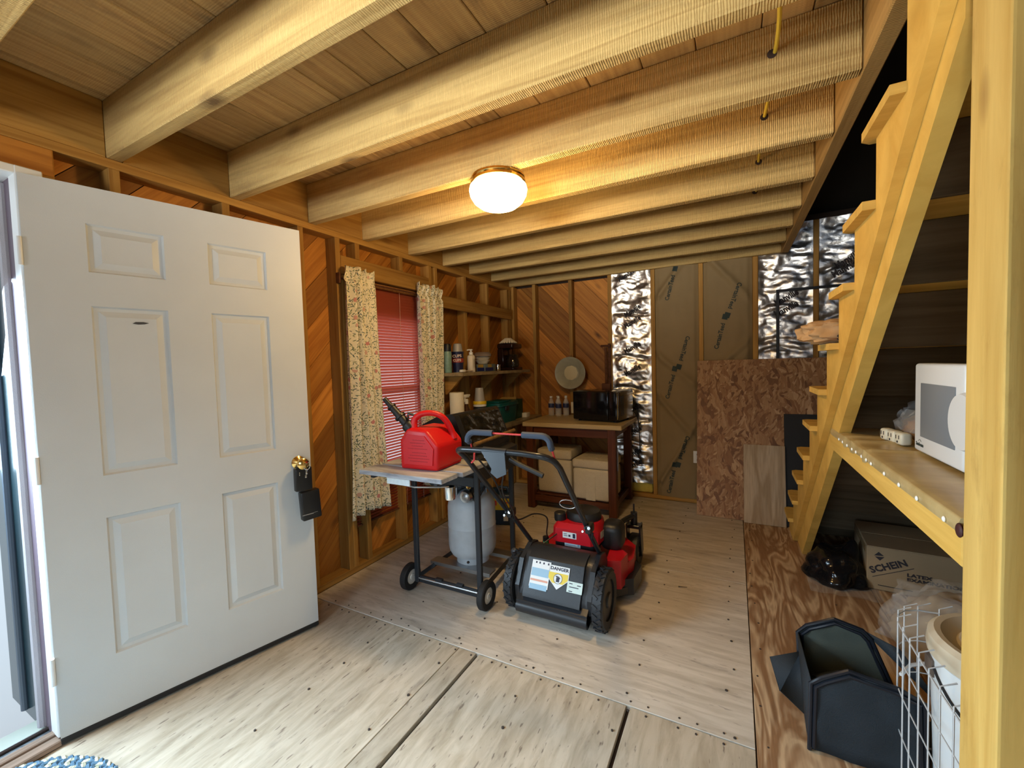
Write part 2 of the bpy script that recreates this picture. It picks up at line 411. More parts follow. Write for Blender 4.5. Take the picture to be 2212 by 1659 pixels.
def clip(poly, n, d, keep):
    out = []
    for i in range(len(poly)):
        p, q = poly[i], poly[(i+1) % len(poly)]
        a = (p[0]*n[0]+p[1]*n[1]-d)*keep; b = (q[0]*n[0]+q[1]*n[1]-d)*keep
        if a >= 0: out.append(p)
        if (a > 0 > b) or (a < 0 < b):
            t = a/(a-b); out.append((p[0]+(q[0]-p[0])*t, p[1]+(q[1]-p[1])*t))
    return out
def diag_boards(name, parent, O, U, W, rect, deg, width, thick, m):
    """diagonal sheathing boards clipped to rect (u0,u1,v0,v1) of the plane O+uU+vW; every board its own piece"""
    O, U, W = V(O), V(U), V(W); N = U.cross(W); t = R(deg)
    d = (math.cos(t), math.sin(t)); n = (-d[1], d[0])
    u0, u1, v0, v1 = rect; P = [(u0, v0), (u1, v0), (u1, v1), (u0, v1)]
    ds = [p[0]*n[0]+p[1]*n[1] for p in P]
    k = math.floor(min(ds)/width)
    while k*width < max(ds):
        q = clip(clip(P, n, k*width+0.0015, 1), n, (k+1)*width-0.0015, -1)
        k += 1
        if len(q) < 3: continue
        cx = sum(p[0] for p in q)/len(q); cy = sum(p[1] for p in q)/len(q)
        loc = [((p[0]-cx)*d[0]+(p[1]-cy)*d[1], (p[0]-cx)*n[0]+(p[1]-cy)*n[1]) for p in q]
        g = G(); off = random.uniform(0, 0.003); g.prism(loc, -thick, -off)
        X = U*d[0]+W*d[1]; Y = U*n[0]+W*n[1]
        M = Matrix((X, Y, N)).transposed().to_4x4(); M.translation = O+U*cx+W*cy
        g.out(name, m, parent, 30, 0.002, 1, M)
def text(body, size, M, m, parent, name='lettering', weight=0.0, shear=0.0, xs=1.0, depth=0.0004, align='CENTER'):
    cu = bpy.data.curves.new('t', 'FONT'); cu.body = body; cu.size = size; cu.align_x = align; cu.align_y = 'CENTER'
    cu.offset = weight; cu.shear = shear; cu.extrude = depth; cu.resolution_u = 2
    o = bpy.data.objects.new('t', cu); me = bpy.data.meshes.new_from_object(o)
    bpy.data.objects.remove(o); bpy.data.curves.remove(cu)
    if xs != 1.0:
        for v in me.vertices: v.co.x *= xs
    me.materials.clear(); me.materials.append(m)
    return link(name, me, parent, M)
def frame(origin, x, y):
    x = V(x).normalized(); y = V(y); y = (y-x*y.dot(x)).normalized(); z = x.cross(y)
    M = Matrix((x, y, z)).transposed().to_4x4(); M.translation = V(origin); return M
def smooth(pts, n=6):
    """Catmull-Rom through the points"""
    P = [V(p) for p in pts]; P = [P[0]*2-P[1]]+P+[P[-1]*2-P[-2]]; out = []
    for i in range(1, len(P)-2):
        a, b, c, d = P[i-1:i+3]
        for k in range(n):
            t = k/n; out.append(.5*((2*b)+(c-a)*t+(2*a-5*b+4*c-d)*t*t+(3*b-a-3*c+d)*t**3))
    return out+[P[-2]]
def rotz(deg): return Matrix.Rotation(R(deg), 4, 'Z')
def arc(c, r, a0, a1, n, ax=(1, 0, 0), ay=(0, 0, 1)):
    c, ax, ay = V(c), V(ax), V(ay)
    return [c+ax*(r*math.cos(R(a0+(a1-a0)*i/n)))+ay*(r*math.sin(R(a0+(a1-a0)*i/n))) for i in range(n+1)]
def rrect(w, h, r, n=4):
    pts = []
    for cx, cy, a in ((w/2-r, h/2-r, 0), (-w/2+r, h/2-r, 90), (-w/2+r, -h/2+r, 180), (w/2-r, -h/2+r, 270)):
        for i in range(n+1):
            t = R(a+90*i/n); pts.append((cx+r*math.cos(t), cy+r*math.sin(t)))
    return pts
# ------------------------------------------------------------------ palette
m_joist = wood('rough_sawn_joist', (0.66, 0.46, 0.18), (0.42, 0.26, 0.085), saw=0.8, knots=0.80, kscale=(3, 7, 7), vary=0.22, bump=0.7, stain=0.25, stcol=(0.12, 0.09, 0.06))
m_ceil = wood('ceiling_pine', (0.60, 0.39, 0.16), (0.38, 0.215, 0.075), saw=0.35, knots=0.86, stain=0.55, stcol=(0.09, 0.05, 0.03), vary=0.35, bump=0.4)
m_siding = wood('aged_pine_sheathing', (0.46, 0.19, 0.032), (0.27, 0.09, 0.012), knots=0.62, kcol=(0.05, 0.014, 0.004), vary=0.85, rough=0.55, bump=0.2, kscale=(3.2, 8, 8))
m_stud = wood('stud_pine', (0.42, 0.23, 0.055), (0.26, 0.12, 0.022), knots=0.8, vary=0.4, kcol=(0.10, 0.04, 0.012))
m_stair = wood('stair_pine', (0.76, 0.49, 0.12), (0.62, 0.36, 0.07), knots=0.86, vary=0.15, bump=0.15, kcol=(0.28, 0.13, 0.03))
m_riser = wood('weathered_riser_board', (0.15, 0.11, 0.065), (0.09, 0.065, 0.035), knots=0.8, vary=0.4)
m_post = wood('post_pine', (0.74, 0.50, 0.15), (0.56, 0.33, 0.075), knots=0.45, vary=0.1, kcol=(0.24, 0.11, 0.03), grain=(1.0, 18, 18), stain=.5, stcol=(.36,.19,.04), kscale=(3.4, 9, 9), bump=0.3)
m_dark = mat('dark_sheathing', (0.035, 0.02, 0.012), 0.9, var=0.3)
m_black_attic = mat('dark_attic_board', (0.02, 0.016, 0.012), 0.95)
m_floorD = wood('worn_pale_plywood', (0.64, 0.58, 0.50), (0.46, 0.40, 0.32), knots=0.9, stain=0.7, dash=0.5, stcol=(0.24, 0.20, 0.17), grain=(3.5, 26, 26), vary=0.05, bump=0.12, rough=0.6, kcol=(0.2, 0.14, 0.09), kscale=(1.2, 10, 10))
m_floorB = wood('tan_plywood', (0.54, 0.47, 0.37), (0.36, 0.30, 0.215), knots=0.88, stain=0.55, dash=0.8, stcol=(0.17, 0.13, 0.10), grain=(5, 26, 26), vary=0.12, bump=0.12, rough=0.6, kcol=(0.10, 0.06, 0.04), kscale=(2.0, 14, 14))
m_strip = figured('figured_brown_plywood', (0.54, 0.39, 0.24), (0.27, 0.145, 0.068), scale=(1.6, 8.5, 8.5), dist=4.6)
m_plyL = figured('pale_plywood_panel', (0.33, 0.24, 0.14), (0.46, 0.36, 0.24), scale=(0.9, 7, 7), dist=4.0)
m_osb = osb('oriented_strand_board', [(0.0, (0.15, 0.06, 0.02)), (0.25, (0.25, 0.115, 0.042)), (0.55, (0.33, 0.17, 0.07)), (0.85, (0.40, 0.23, 0.105)), (1.0, (0.50, 0.32, 0.17))], scale=(44, 44, 10))
m_seam = mat('dark_floor_seam', (0.045, 0.03, 0.025), 0.9)
m_white = mat('painted_steel_door', (0.56, 0.585, 0.59), 0.45, bump=0.05, bscale=240, var=0.07, vscale=4)
m_whitetrim = mat('white_trim_paint', (0.78, 0.80, 0.80), 0.4)
m_rubber = mat('black_rubber', (0.012, 0.012, 0.013), 0.7)
m_steel = mat('zinc_steel', (0.62, 0.64, 0.66), 0.32, 1.0)
m_brass = mat('polished_brass', (0.88, 0.62, 0.22), 0.16, 1.0)
m_blackmetal = mat('black_enamel', (0.016, 0.018, 0.022), 0.28)
m_blackplastic = mat('black_plastic', (0.014, 0.015, 0.017), 0.42)
m_ink = mat('black_ink', (0.03, 0.025, 0.03), 0.7)
m_inkgreen = mat('dark_green_ink', (0.035, 0.05, 0.045), 0.8)
m_glass = mat('window_glass', (1, 1, 1), 0.02)
_n = m_glass.node_tree.nodes; _l = m_glass.node_tree.links            # a thin pane: clear, with a faint reflection
_t = _n.new('ShaderNodeBsdfTransparent'); _m = _n.new('ShaderNodeMixShader'); _m.inputs[0].default_value = .93
_l.new(_n['Principled BSDF'].outputs[0], _m.inputs[1]); _l.new(_t.outputs[0], _m.inputs[2]); _l.new(_m.outputs[0], _n['Material Output'].inputs[0])

FLOOR_Y1, WX, WY, RX = 4.33, -2.27, 4.33, 1.37

# ------------------------------------------------------------------ floor
g = G(); g.span(-2.42, RX+.02, -2.52, 4.5, -.07, -.022)
floor = tag(g.out('floor', m_seam), 'plywood subfloor of the shed with worn sheets and dark seams', 'floor', kind='structure')
def sheet(x0, x1, y0, y1, z, m, alongx=True):
    bar('plywood_sheet', x0, x1, y0, y1, -.021, z, m, floor, 0.0015) if ((x1-x0) >= (y1-y0)) == alongx else \
        plank('plywood_sheet', ((x0+x1)/2, y0, (z-.021)/2), ((x0+x1)/2, y1, (z-.021)/2), x1-x0, z+.021, (1, 0, 0), m, floor, 0.0015)
sheet(-2.27, .060, 1.638, 2.86, 0.0, m_floorD); sheet(-2.27, .060, 2.863, 4.33, 0.0, m_floorD)
def ysheet(x0, x1, y0, y1, z, m):
    plank('plywood_sheet', ((x0+x1)/2, y0, (z-.021)/2), ((x0+x1)/2, y1, (z-.021)/2), x1-x0, z+.021, (1, 0, 0), m, floor, 0.0015)
ysheet(-2.27, -1.199, -1.2, 1.634, -.001, m_floorB); ysheet(-1.196, -1.099, -1.2, 1.634, -.001, m_floorB)
ysheet(-1.083, -.388, -1.2, 1.634, -.001, m_floorB); ysheet(-.372, .060, -1.2, 1.634, -.001, m_floorB)
ysheet(-2.27, .060, -2.5, -1.204, -.001, m_floorB)
ysheet(.064, .70, -2.5, 4.33, 0.002, m_strip); ysheet(.703, RX, -2.5, 4.33, 0.002, m_strip)
g = G()                                                     # dark nail heads along the joists under the sheets
for jx in (-1.62, -1.22, -.80, -.40, -.02, .10, .50):
    for k in range(26):
        y = -.6+k*.19+random.uniform(-.03, .03)
        if y > 4.2: continue
        x = jx+random.uniform(-.018, .018); r = random.uniform(.004, .0065)
        g.cyl((x, y, -.002), (x, y, .0032), r, r*.9, 7)
for k in range(24):
    x = -2.1+k*.09+random.uniform(-.02, .02)
    for y in (1.66, 1.612): g.cyl((x, y, -.002), (x, y, .0022), .0045, .004, 7)
nh = g.out('nail_head', mat('rusty_nail', (0.05, 0.04, 0.035), 0.7), floor); nh['kind'] = 'stuff'

# ------------------------------------------------------------------ left wall
g = G(); X0, X1 = -2.42, -2.385
g.span(X0, X1, -2.52, -.42, -.07, 2.56); g.span(X0, X1, -.42, .575, 2.125, 2.56); g.span(X0, X1, .575, 2.05, -.07, 2.56)
g.span(X0, X1, 2.05, 2.80, -.07, .62); g.span(X0, X1, 2.05, 2.80, 1.81, 2.56); g.span(X0, X1, 2.80, 4.5, -.07, 2.56)
wall_left = tag(g.out('wall_left', m_dark), 'left shed wall of bare studs over diagonal pine sheathing', 'wall', kind='structure')
for rc in ((.60, 2.05, 0.0, 2.26), (2.05, 2.80, 0, .62), (2.05, 2.80, 1.81, 2.26), (2.80, 4.42, 0, 2.26)):
    diag_boards('sheathing_board', wall_left, (-2.36, 0, 0), (0, 1, 0), (0, 0, 1), rc, 47, .165, .022, m_siding)
for y0, y1, z0, z1 in ((.603, .642, 0, 2.232), (.80, .838, .04, 2.232), (1.234, 1.272, .04, 2.232), (1.65, 1.685, .04, 2.232), (1.912, 1.950, .04, 2.232),
                       (1.952, 1.989, .04, 2.0), (2.851, 2.890, .04, 2.232), (2.930, 2.968, .04, 2.232), (3.376, 3.414, .04, 2.232),
                       (3.796, 3.834, .04, 2.232), (4.236, 4.274, .04, 2.232), (4.29, 4.328, .04, 2.232), (2.075, 2.113, 2.125, 2.232), (2.503, 2.541, 2.125, 2.232),
                       (2.075, 2.113, .04, .58), (2.44, 2.478, .04, .58)):
    bar('stud', -2.36, WX, y0, y1, z0, z1, m_stud, wall_left)
bar('bottom_plate', -2.36, WX, .603, 4.33, 0.001, .040, m_stud, wall_left)
bar('top_plate', -2.36, WX, -2.5, 4.33, 2.232, 2.27, m_stud, wall_left)
bar('window_header', -2.345, -2.268, 1.951, 2.850, 2.004, 2.124, m_stud, wall_left)
bar('door_header', -2.345, -2.268, -.48, .640, 2.128, 2.231, m_siding, wall_left)
bar('window_sill_board', -2.36, -2.268, 1.99, 2.85, .58, .618, m_stud, wall_left)
bar('shelf_cleat', -2.268, -2.232, 2.955, 4.262, 1.892, 1.998, m_stud, wall_left)

# ------------------------------------------------------------------ ceiling: deck, boards, joists, blocking, stair header
g = G(); g.span(-2.42, .42, -2.52, 4.5, 2.522, 2.56); g.span(.42, RX+.02, -2.52, .55, 2.522, 2.56)
ceiling = tag(g.out('ceiling', m_dark), 'open ceiling of rough sawn joists under wide pine boards', 'ceiling', kind='structure')
xs = [-2.36, -2.215, -2.03, -1.86, -1.66, -1.446, -1.27, -1.089, -.935, -.738, -.513, -.305, -.116, .09, .235, .362]
for x0, x1 in zip(xs, xs[1:]): bar('ceiling_board', x0+.0015, x1-.0015, -2.5, 4.40, 2.5-random.uniform(0, .0015), 2.521, m_ceil, ceiling, 0.003)
JY = [-.49, -.04, .405, .85, 1.33, 1.78, 2.20, 2.665, 3.11, 3.53, 3.95, 4.352]
for i, y in enumerate(JY):
    bar('joist', -2.36, .362 if y > .6 else RX-.02, y-.052, y, 2.2705, 2.4985, m_joist, ceiling, 0.004)
    y0 = JY[i-1] if i else -2.5
    bar('blocking', -2.312, -2.271, y0+.001, y-.053, 2.2705, 2.4985, m_stud, ceiling)
header = bar('stair_header', .364, .418, .56, 4.33, 2.268, 2.4985, wood('header_pine', (0.50, 0.30, 0.10), (0.32, 0.18, 0.05), saw=0.4, knots=0.8), ceiling, 0.004)
# loft above the stair opening
g = G()
for a in (0,):
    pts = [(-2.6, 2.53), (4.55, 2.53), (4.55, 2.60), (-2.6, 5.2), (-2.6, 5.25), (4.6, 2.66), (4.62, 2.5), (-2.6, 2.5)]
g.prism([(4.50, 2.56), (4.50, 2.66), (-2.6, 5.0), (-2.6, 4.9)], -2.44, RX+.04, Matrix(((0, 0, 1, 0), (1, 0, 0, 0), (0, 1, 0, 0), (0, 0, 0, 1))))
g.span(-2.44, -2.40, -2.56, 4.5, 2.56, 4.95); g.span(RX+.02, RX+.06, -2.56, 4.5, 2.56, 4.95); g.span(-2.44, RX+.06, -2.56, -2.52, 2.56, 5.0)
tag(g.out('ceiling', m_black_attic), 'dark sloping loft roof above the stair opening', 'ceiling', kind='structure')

# ------------------------------------------------------------------ back wall
g = G(); g.span(-2.42, RX+.02, 4.445, 4.50, -.07, 2.56)
wall_back = tag(g.out('wall_back', m_dark), 'back wall with pine sheathing, foil and kraft faced insulation between studs', 'wall', kind='structure')
diag_boards('sheathing_board', wall_back, (0, 4.42, 0), (1, 0, 0), (0, 0, 1), (-2.36, -1.10, 0, 2.26), -46, .175, .022, m_siding)
for x0, x1, z1 in ((-2.27, -2.235, 2.27), (-2.0, -1.962, 2.27), (-1.572, -1.534, 2.27), (-1.146, -1.108, 2.27), (-.720, -.682, 2.27), (-.289, -.251, 2.27), (.150, .192, 2.27), (.592, .63, 2.51), (1.02, 1.06, 2.51)):
    bar('stud', x0, x1, 4.33, 4.42, .04, z1, m_stud, wall_back)
bar('bottom_plate', -2.27, RX, 4.331, 4.42, .001, .040, m_stud, wall_back)
bar('top_plate', .42, RX, 4.33, 4.42, 2.51, 2.556, m_dark, wall_back)
m_foil = foil('crumpled_foil')
m_kraft = mat('kraft_paper', (0.27, 0.19, 0.09), 0.75, bump=0.12, bscale=30, var=0.12)
m_yellow = mat('yellow_fibreglass', (0.62, 0.50, 0.10), 0.95, bump=0.6, bscale=90, var=0.25, vscale=20)
SURF = {}
def conform(o, x0, M):
    """lay a print on the crumpled facing"""
    o.matrix_local = Matrix.Identity(4)
    for v in o.data.vertices:
        p = M @ v.co; o_ = 4.300-p.y; v.co = V((p.x, SURF[x0](p.x, p.z)-.007-max(0, o_)*.5, p.z))
def crumple(x0, x1, z0, z1, y, amp, seed, creases):
    nx, nz = int((x1-x0)/.011), int((z1-z0)/.011)
    def f(u, v):
        x, z = x0+(x1-x0)*u, z0+(z1-z0)*v
        e = min(1, min(u, 1-u)*9)
        q = V((x*5+seed, z*9, seed)); d = noise.fractal(q, 1.0, 2.1, 3)*amp
        d += (abs(noise.noise(V((x*13, z*22+x*6, seed*2))))-.25)*amp*.55
        for cz in creases:
            t = (z-cz-.02*math.sin(x*14+seed))/.018; d -= .016*math.exp(-t*t)
        return V((x, y-.012-d*e, z))
    SURF[x0] = lambda x, z: f(min(1, max(0, (x-x0)/(x1-x0))), min(1, max(0, (z-z0)/(z1-z0)))).y
    g = G(); g.grid(f, nx, nz); return g
def rowtext(body, x, y, z, size, ang, m, par, xs=.72, w=.0030):
    t = R(ang); F = frame((x, 4.3, z), (math.cos(t), 0, math.sin(t)), (-math.sin(t), 0, math.cos(t)))
    conform(text(body, size, F, m, par, 'printed_lettering', w, xs=xs), BX[par.name], F)
BX = {}
b1 = crumple(-1.106, -.722, .145, 2.27, 4.345, .024, 3.1, (1.86, 1.42, 1.10, .80, .56, .35)).out('insulation_batt', m_foil, wall_back, 60, fix=False, label='silver foil faced insulation strip beside the black microwave')
BX[b1.name] = -1.106
for x, z in ((-.955, 2.245), (-.90, 1.885), (-.90, 1.772), (-.905, 1.516), (-.908, 1.289), (-.905, .90), (-.91, .665), (-.912, .443), (-.914, .325)):
    rowtext('Manville', x, 4.3, z, .074, 29, m_ink, b1)
g = G(); g.bbox((-.914, 4.40, .093), (.37, .07, .105), .02); g.out('exposed_fibreglass', m_yellow, wall_back, label='yellow fibreglass showing under the foil strip')
def kraftbatt(x0, x1, z0, z1, seed, label):
    W_, H_ = x1-x0, z1-z0
    def f(u, v):
        x, z = x0+W_*u, z0+H_*v; e = min(1, min(u, 1-u)*10)
        d = .016*math.sin(math.pi*u)
        for k in range(4):
            r = random.Random(seed*10+k); a, b, s = r.uniform(.6, 1.8), r.uniform(0, 2.2), r.choice((-1, 1))
            t = ((z-b)-s*a*(x-(x0 if s > 0 else x1)))/.045; d += .034*math.exp(-t*t)*(1-.5*u)
        d += .006*noise.noise(V((x*16, z*6, seed)))
        return V((x, 4.346-.012*e-d*e, z))
    SURF[x0] = lambda x, z: f((x-x0)/W_, (z-z0)/H_).y
    g = G(); g.grid(f, 40, 180)
    return g.out('insulation_batt', m_kraft, wall_back, 60, fix=False, label=label)
k1 = kraftbatt(-.680, -.291, .04, 2.27, 5, 'brown kraft faced insulation strip next to the foil')
k2 = kraftbatt(-.249, .148, .04, 2.27, 8, 'brown kraft faced insulation strip above the strand board')
def logo(x, z, ang, flip, par):
    t = R(ang); X = V((math.cos(t), 0, math.sin(t))); Y = V((-math.sin(t), 0, math.cos(t)))
    o = V((x, 4.300, z))
    kx = -.680 if par == k1 else -.249
    conform(text('CertainTeed', .052, frame(o, X, Y), m_inkgreen, par, 'printed_lettering', .0012, xs=.90), kx, frame(o, X, Y))
    g = G(); g.grid(lambda u, v: V((.155+.048*u, -.024+.046*v, 0)), 6, 6); conform(g.out('printed_block', m_inkgreen, par, M=frame(o, X, Y)), kx, frame(o, X, Y))
for (x, z, a, p) in ((-.537, 2.07, 74.6, k1), (-.416, 1.486, -106, k1), (-.546, 1.122, 75.8, k1), (.0105, 1.94, -110, k2), (-.114, 1.585, 75.6, k2), (-.428, .537, -108, k1), (-.549, .19, 78, k1)):
    logo(x, z, a, False, p)
b2 = crumple(.194, .590, 0.9, 2.51, 4.345, .024, 9.4, (2.27, 1.83, 1.52, 1.44)).out('insulation_batt', m_foil, wall_back, 60, fix=False, label='silver foil strip behind the black metal frame')
b3 = crumple(.632, 1.018, 0.9, 2.51, 4.345, .022, 15.2, (2.1, 1.7)).out('insulation_batt', m_foil, wall_back, 60, fix=False, label='silver foil strip partly hidden by the stair stringer')
b4 = crumple(1.062, RX-.004, 0.9, 2.51, 4.345, .022, 19.2, (2.1, 1.7)).out('insulation_batt', m_foil, wall_back, 60, fix=False, label='silver foil strip in the stair corner')
BX[b2.name] = .194; BX[b3.name] = .632
for x, z, p in ((.40, 1.885, b2), (.40, 1.79, b2), (.80, 2.08, b3), (.82, 2.15, b3)): rowtext('Manville', x, 4.3, z, .078, 29, m_ink, p)

# ------------------------------------------------------------------ right and front walls, ground outside
g = G(); g.span(RX, RX+.04, -2.52, -2.0, -.07, 2.56); g.span(RX, RX+.04, -1.0, 4.5, -.07, 2.56); g.span(RX, RX+.04, -2.0, -1.0, -.07, .95); g.span(RX, RX+.04, -2.0, -1.0, 1.95, 2.56)
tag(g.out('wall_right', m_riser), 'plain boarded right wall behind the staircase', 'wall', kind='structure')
g = G(); g.span(-2.42, -1.55, -2.56, -2.52, -.07, 2.56); g.span(-.25, RX+.04, -2.56, -2.52, -.07, 2.56); g.span(-1.55, -.25, -2.56, -2.52, -.07, .9); g.span(-1.55, -.25, -2.56, -2.52, 2.0, 2.56)
tag(g.out('wall_front', m_siding), 'front wall with a wide window opening behind the viewer', 'wall', kind='structure')
g = G(); g.span(-14, -2.43, -12, 14, -.36, -.30)
tag(g.out('ground', mat('pale_ground', (0.75, 0.76, 0.74), 0.9)), 'bright pale ground outside the doorway', 'ground', kind='structure')

# ------------------------------------------------------------------ window with sashes, glass
win = thing('window_1', 'narrow window in the left wall behind the red blinds', 'window', kind='structure')
g = G()
for y0, y1, z0, z1 in ((2.05, 2.085, .62, 1.81), (2.765, 2.80, .62, 1.81), (2.085, 2.765, .62, .66), (2.085, 2.765, 1.77, 1.81)): g.span(-2.40, -2.365, y0, y1, z0, z1)
g.out('window_frame', m_whitetrim, win, bev=.003)
g = G(); g.span(-2.398, -2.374, 2.085, 2.765, 1.195, 1.235); g.out('meeting_rail', m_whitetrim, win, bev=.003)
g = G(); g.span(-2.392, -2.388, 2.085, 2.765, .66, 1.195); g.out('pane', m_glass, win)
g = G(); g.span(-2.392, -2.388, 2.085, 2.765, 1.235, 1.77); g.out('pane', m_glass, win)

# ------------------------------------------------------------------ entrance door, frame, sill, storm door
H0, H1 = V((-2.224, .533, 0)), V((-1.987, 1.452, 0)); dd = (H1-H0).normalized()
door = thing('door_1', 'white six panel entrance door standing open against the left wall', 'door', kind='structure')
DM = Matrix((dd, V((0, 0, 1)), dd.cross(V((0, 0, 1))))).transposed().to_4x4(); DM.translation = V((H0.x, H0.y, 0))   # local: x along leaf, y up, z towards the room
def door_slab():
    W_, T = .949, .044
    g = G(); bm = g.bm
    cols = [(0, .163), (.163, .395), (.395, .548), (.548, .785), (.785, W_)]; rows = [(.03, .27), (.27, .82), (.82, .986), (.986, 1.646), (1.646, 1.775), (1.775, 1.96), (1.96, 2.10)]
    for i, (x0, x1) in enumerate(cols):
        for j, (y0, y1) in enumerate(rows):
            q = [(x0, y0), (x1, y0), (x1, y1), (x0, y1)]
            if i in (1, 3) and j in (1, 3, 5):
                prev = q; pz = 0
                for ins, z in ((.006, -.010), (.018, -.012), (.040, -.003), (.046, -.0035)):
                    cur = [(x0+ins, y0+ins), (x1-ins, y0+ins), (x1-ins, y1-ins), (x0+ins, y1-ins)]
                    for k in range(4):
                        m = (k+1) % 4
                        bm.faces.new([bm.verts.new((*prev[k], pz)), bm.verts.new((*prev[m], pz)), bm.verts.new((*cur[m], z)), bm.verts.new((*cur[k], z))])
                    prev, pz = cur, z
                bm.faces.new([bm.verts.new((*p, pz)) for p in prev])
            else:
                bm.faces.new([bm.verts.new((*p, 0)) for p in q])
    for a, b in (((0, .03), (W_, .03)), ((W_, .03), (W_, 2.1)), ((W_, 2.1), (0, 2.1)), ((0, 2.1), (0, .03))):
        bm.faces.new([bm.verts.new((*b, 0)), bm.verts.new((*a, 0)), bm.verts.new((*a, -T)), bm.verts.new((*b, -T))])
    bm.faces.new([bm.verts.new((x, y, -T)) for x, y in ((0, .03), (0, 2.1), (W_, 2.1), (W_, .03))])
    bmesh.ops.remove_doubles(bm, verts=bm.verts[:], dist=1e-5)
    return g
ds = door_slab().out('door_leaf', m_white, door, 20, M=DM)
g = G(); g.span(.0, .949, .008, .0295, -.046, .004); g.out('door_sweep', m_rubber, door, bev=.003, M=DM)
g = G(); g.prism([(-.026, -.003), (-.008, -.006), (.012, -.004), (.026, .001), (.008, .005), (-.016, .004)], 0, .0012); g.out('dent_mark', mat('dent_grey', (0.06, 0.06, 0.06), .8), door, M=DM @ Matrix.Translation((.305, 1.588, -.003)))
g = G(); g.lathe([(0, 0), (.033, 0), (.033, .006), (.024, .012), (.014, .02), (.012, .036), (.024, .046), (.030, .058), (.028, .07), (.016, .078), (.0, .079)]); g.out('door_knob', m_brass, door, M=DM @ Matrix.Translation((.886, .902, 0)))
for z in (1.825, 1.04, .29):
    g = G(); g.cyl((-.006, z-.05, .004), (-.006, z+.05, .004), .007, n=10); g.span(-.004, .0015, z-.05, z+.05, -.04, .0); g.out('hinge', m_whitetrim, door, M=DM)
# frame
jam = thing('trim_1', 'door frame with white head casing and dark weatherstrip at the hinge side', 'door frame', kind='structure')
m_jamb = mat('brown_weatherstrip', (0.14, 0.10, 0.13), 0.6); m_teal = mat('dark_teal_storm_frame', (0.02, 0.045, 0.055), 0.22, spec=.6)
g = G(); g.span(-2.40, -2.302, .532, .585, .02, 2.125); g.out('jamb', m_jamb, jam, bev=.003)
g = G(); g.span(-2.302, -2.234, .530, .600, .03, 2.128); g.out('white_casing', m_whitetrim, jam, bev=.003)
g = G(); g.tube([(-2.378, .530, .03), (-2.378, .530, 2.09)], .019, 10); g.out('weatherstrip', mat('grey_weatherstrip', (.50, .48, .52), .7, bump=.3, bscale=400), jam)
g = G(); g.span(-2.40, -2.236, -.42, .575, 2.098, 2.128); g.out('head_casing', m_whitetrim, jam, bev=.003)
g = G(); g.span(-2.40, -2.27, -.46, -.42, .02, 2.128); g.out('jamb', m_jamb, jam, bev=.003)
sill = thing('trim_2', 'aluminium and wood door sill at the open doorway', 'door sill', kind='structure')
m_alu = mat('scuffed_aluminium', (.62, .68, .72), .35, 1.0, bump=.15, bscale=60)
m_wornwood = wood('worn_sill_wood', (.33, .23, .17), (.18, .12, .08), knots=.95)
for n_, x0, x1, z0, z1, m in (('threshold_nosing', -2.268, -2.222, 0.003, .026, m_wornwood), ('threshold_cap', -2.300, -2.268, .0, .036, m_wornwood), ('track', -2.375, -2.300, 0, .020, m_alu), ('track_ridge', -2.352, -2.340, .019, .032, m_seam), ('sill_plate', -2.47, -2.377, -.02, .014, mat('sill_pale_green', (.55, .60, .52), .5))):
    bar(n_, x0, x1, -.42, .538, z0, z1, m, sill, .004)
st = thing('door_2', 'dark teal storm door frame folded open outside the doorway', 'storm door', kind='structure')
g = G(); g.span(-2.76, -2.402, .530, .572, .0, 2.10); g.out('storm_door_stile', m_teal, st, bev=.004)
g = G(); g.tube([(-2.56, .522, .03), (-2.56, .522, 2.08)], .012, 10); g.out('highlight_streak', mat('teal_highlight', (.10, .13, .17), .25), st)  # lighter tube painted as the reflected streak on the storm door stile
def WO(t): return Matrix.Translation(-V(t.location))      # lets a part be written in room coordinates under its thing

# ------------------------------------------------------------------ ceiling light (its own warm light)
t = thing('ceiling_light', 'lit frosted glass ceiling light with brass ring under the joists', 'ceiling light', (-.995, 1.80, 2.27))
g = G(); g.lathe([(0, 0), (.128, 0), (.130, -.010), (.126, -.014), (.132, -.020), (.132, -.030), (.125, -.036), (.11, -.038)], n=48); g.out('brass_ring', m_brass, t, 25)
prof = [(.118, -.034), (.135, -.044), (.139, -.060), (.134, -.085), (.118, -.112), (.09, -.134), (.055, -.147), (.02, -.152), (0, -.152)]
g = G(); g.lathe(prof, n=48); gs = g.out('glass_shade', mat('glowing_glass', (.9, .85, .7), .3, emit=(1.0, .65, .26), estr=46, spec=.2), t, 60)
lp = bpy.data.lights.new('bulb', 'POINT'); lp.energy = 18; lp.color = (1.0, .65, .26); lp.shadow_soft_size = .07
lo = bpy.data.objects.new('bulb', lp); COL.objects.link(lo); lo.location = (-.995, 1.80, 2.06)

# ------------------------------------------------------------------ yellow cable through the joists, and its holes
t = thing('electrical_cable', 'yellow plastic sheathed cable threaded through holes in the joists', 'cable', (.12, 1.75, 2.4))
m_cable = mat('yellow_cable', (.70, .52, .06), .45)
for y0, y1, sag in ((1.33, 1.728, 0), (1.78, 2.148, .0), (2.20, 2.613, 0), (2.665, 3.058, 0), (3.11, 3.478, 0), (3.53, 3.9, 0)):
    g = G(); ps = []
    for i in range(9):
        u = i/8; ps.append((.125+.006*math.sin(u*5+y0*3), y0-.01+(y1-y0+.02)*u, 2.402+.075*(1-u)**1.6))
    g.tube(ps, .0065, 8); g.out('cable_run', m_cable, t, M=WO(t))
for y in (1.728, 2.148, 2.613, 3.058, 3.478):
    g = G(); g.cyl((.12, y-.0012, 2.40), (.12, y+.01, 2.40), .015, n=18); g.out('drilled_hole', m_seam, t, M=WO(t))

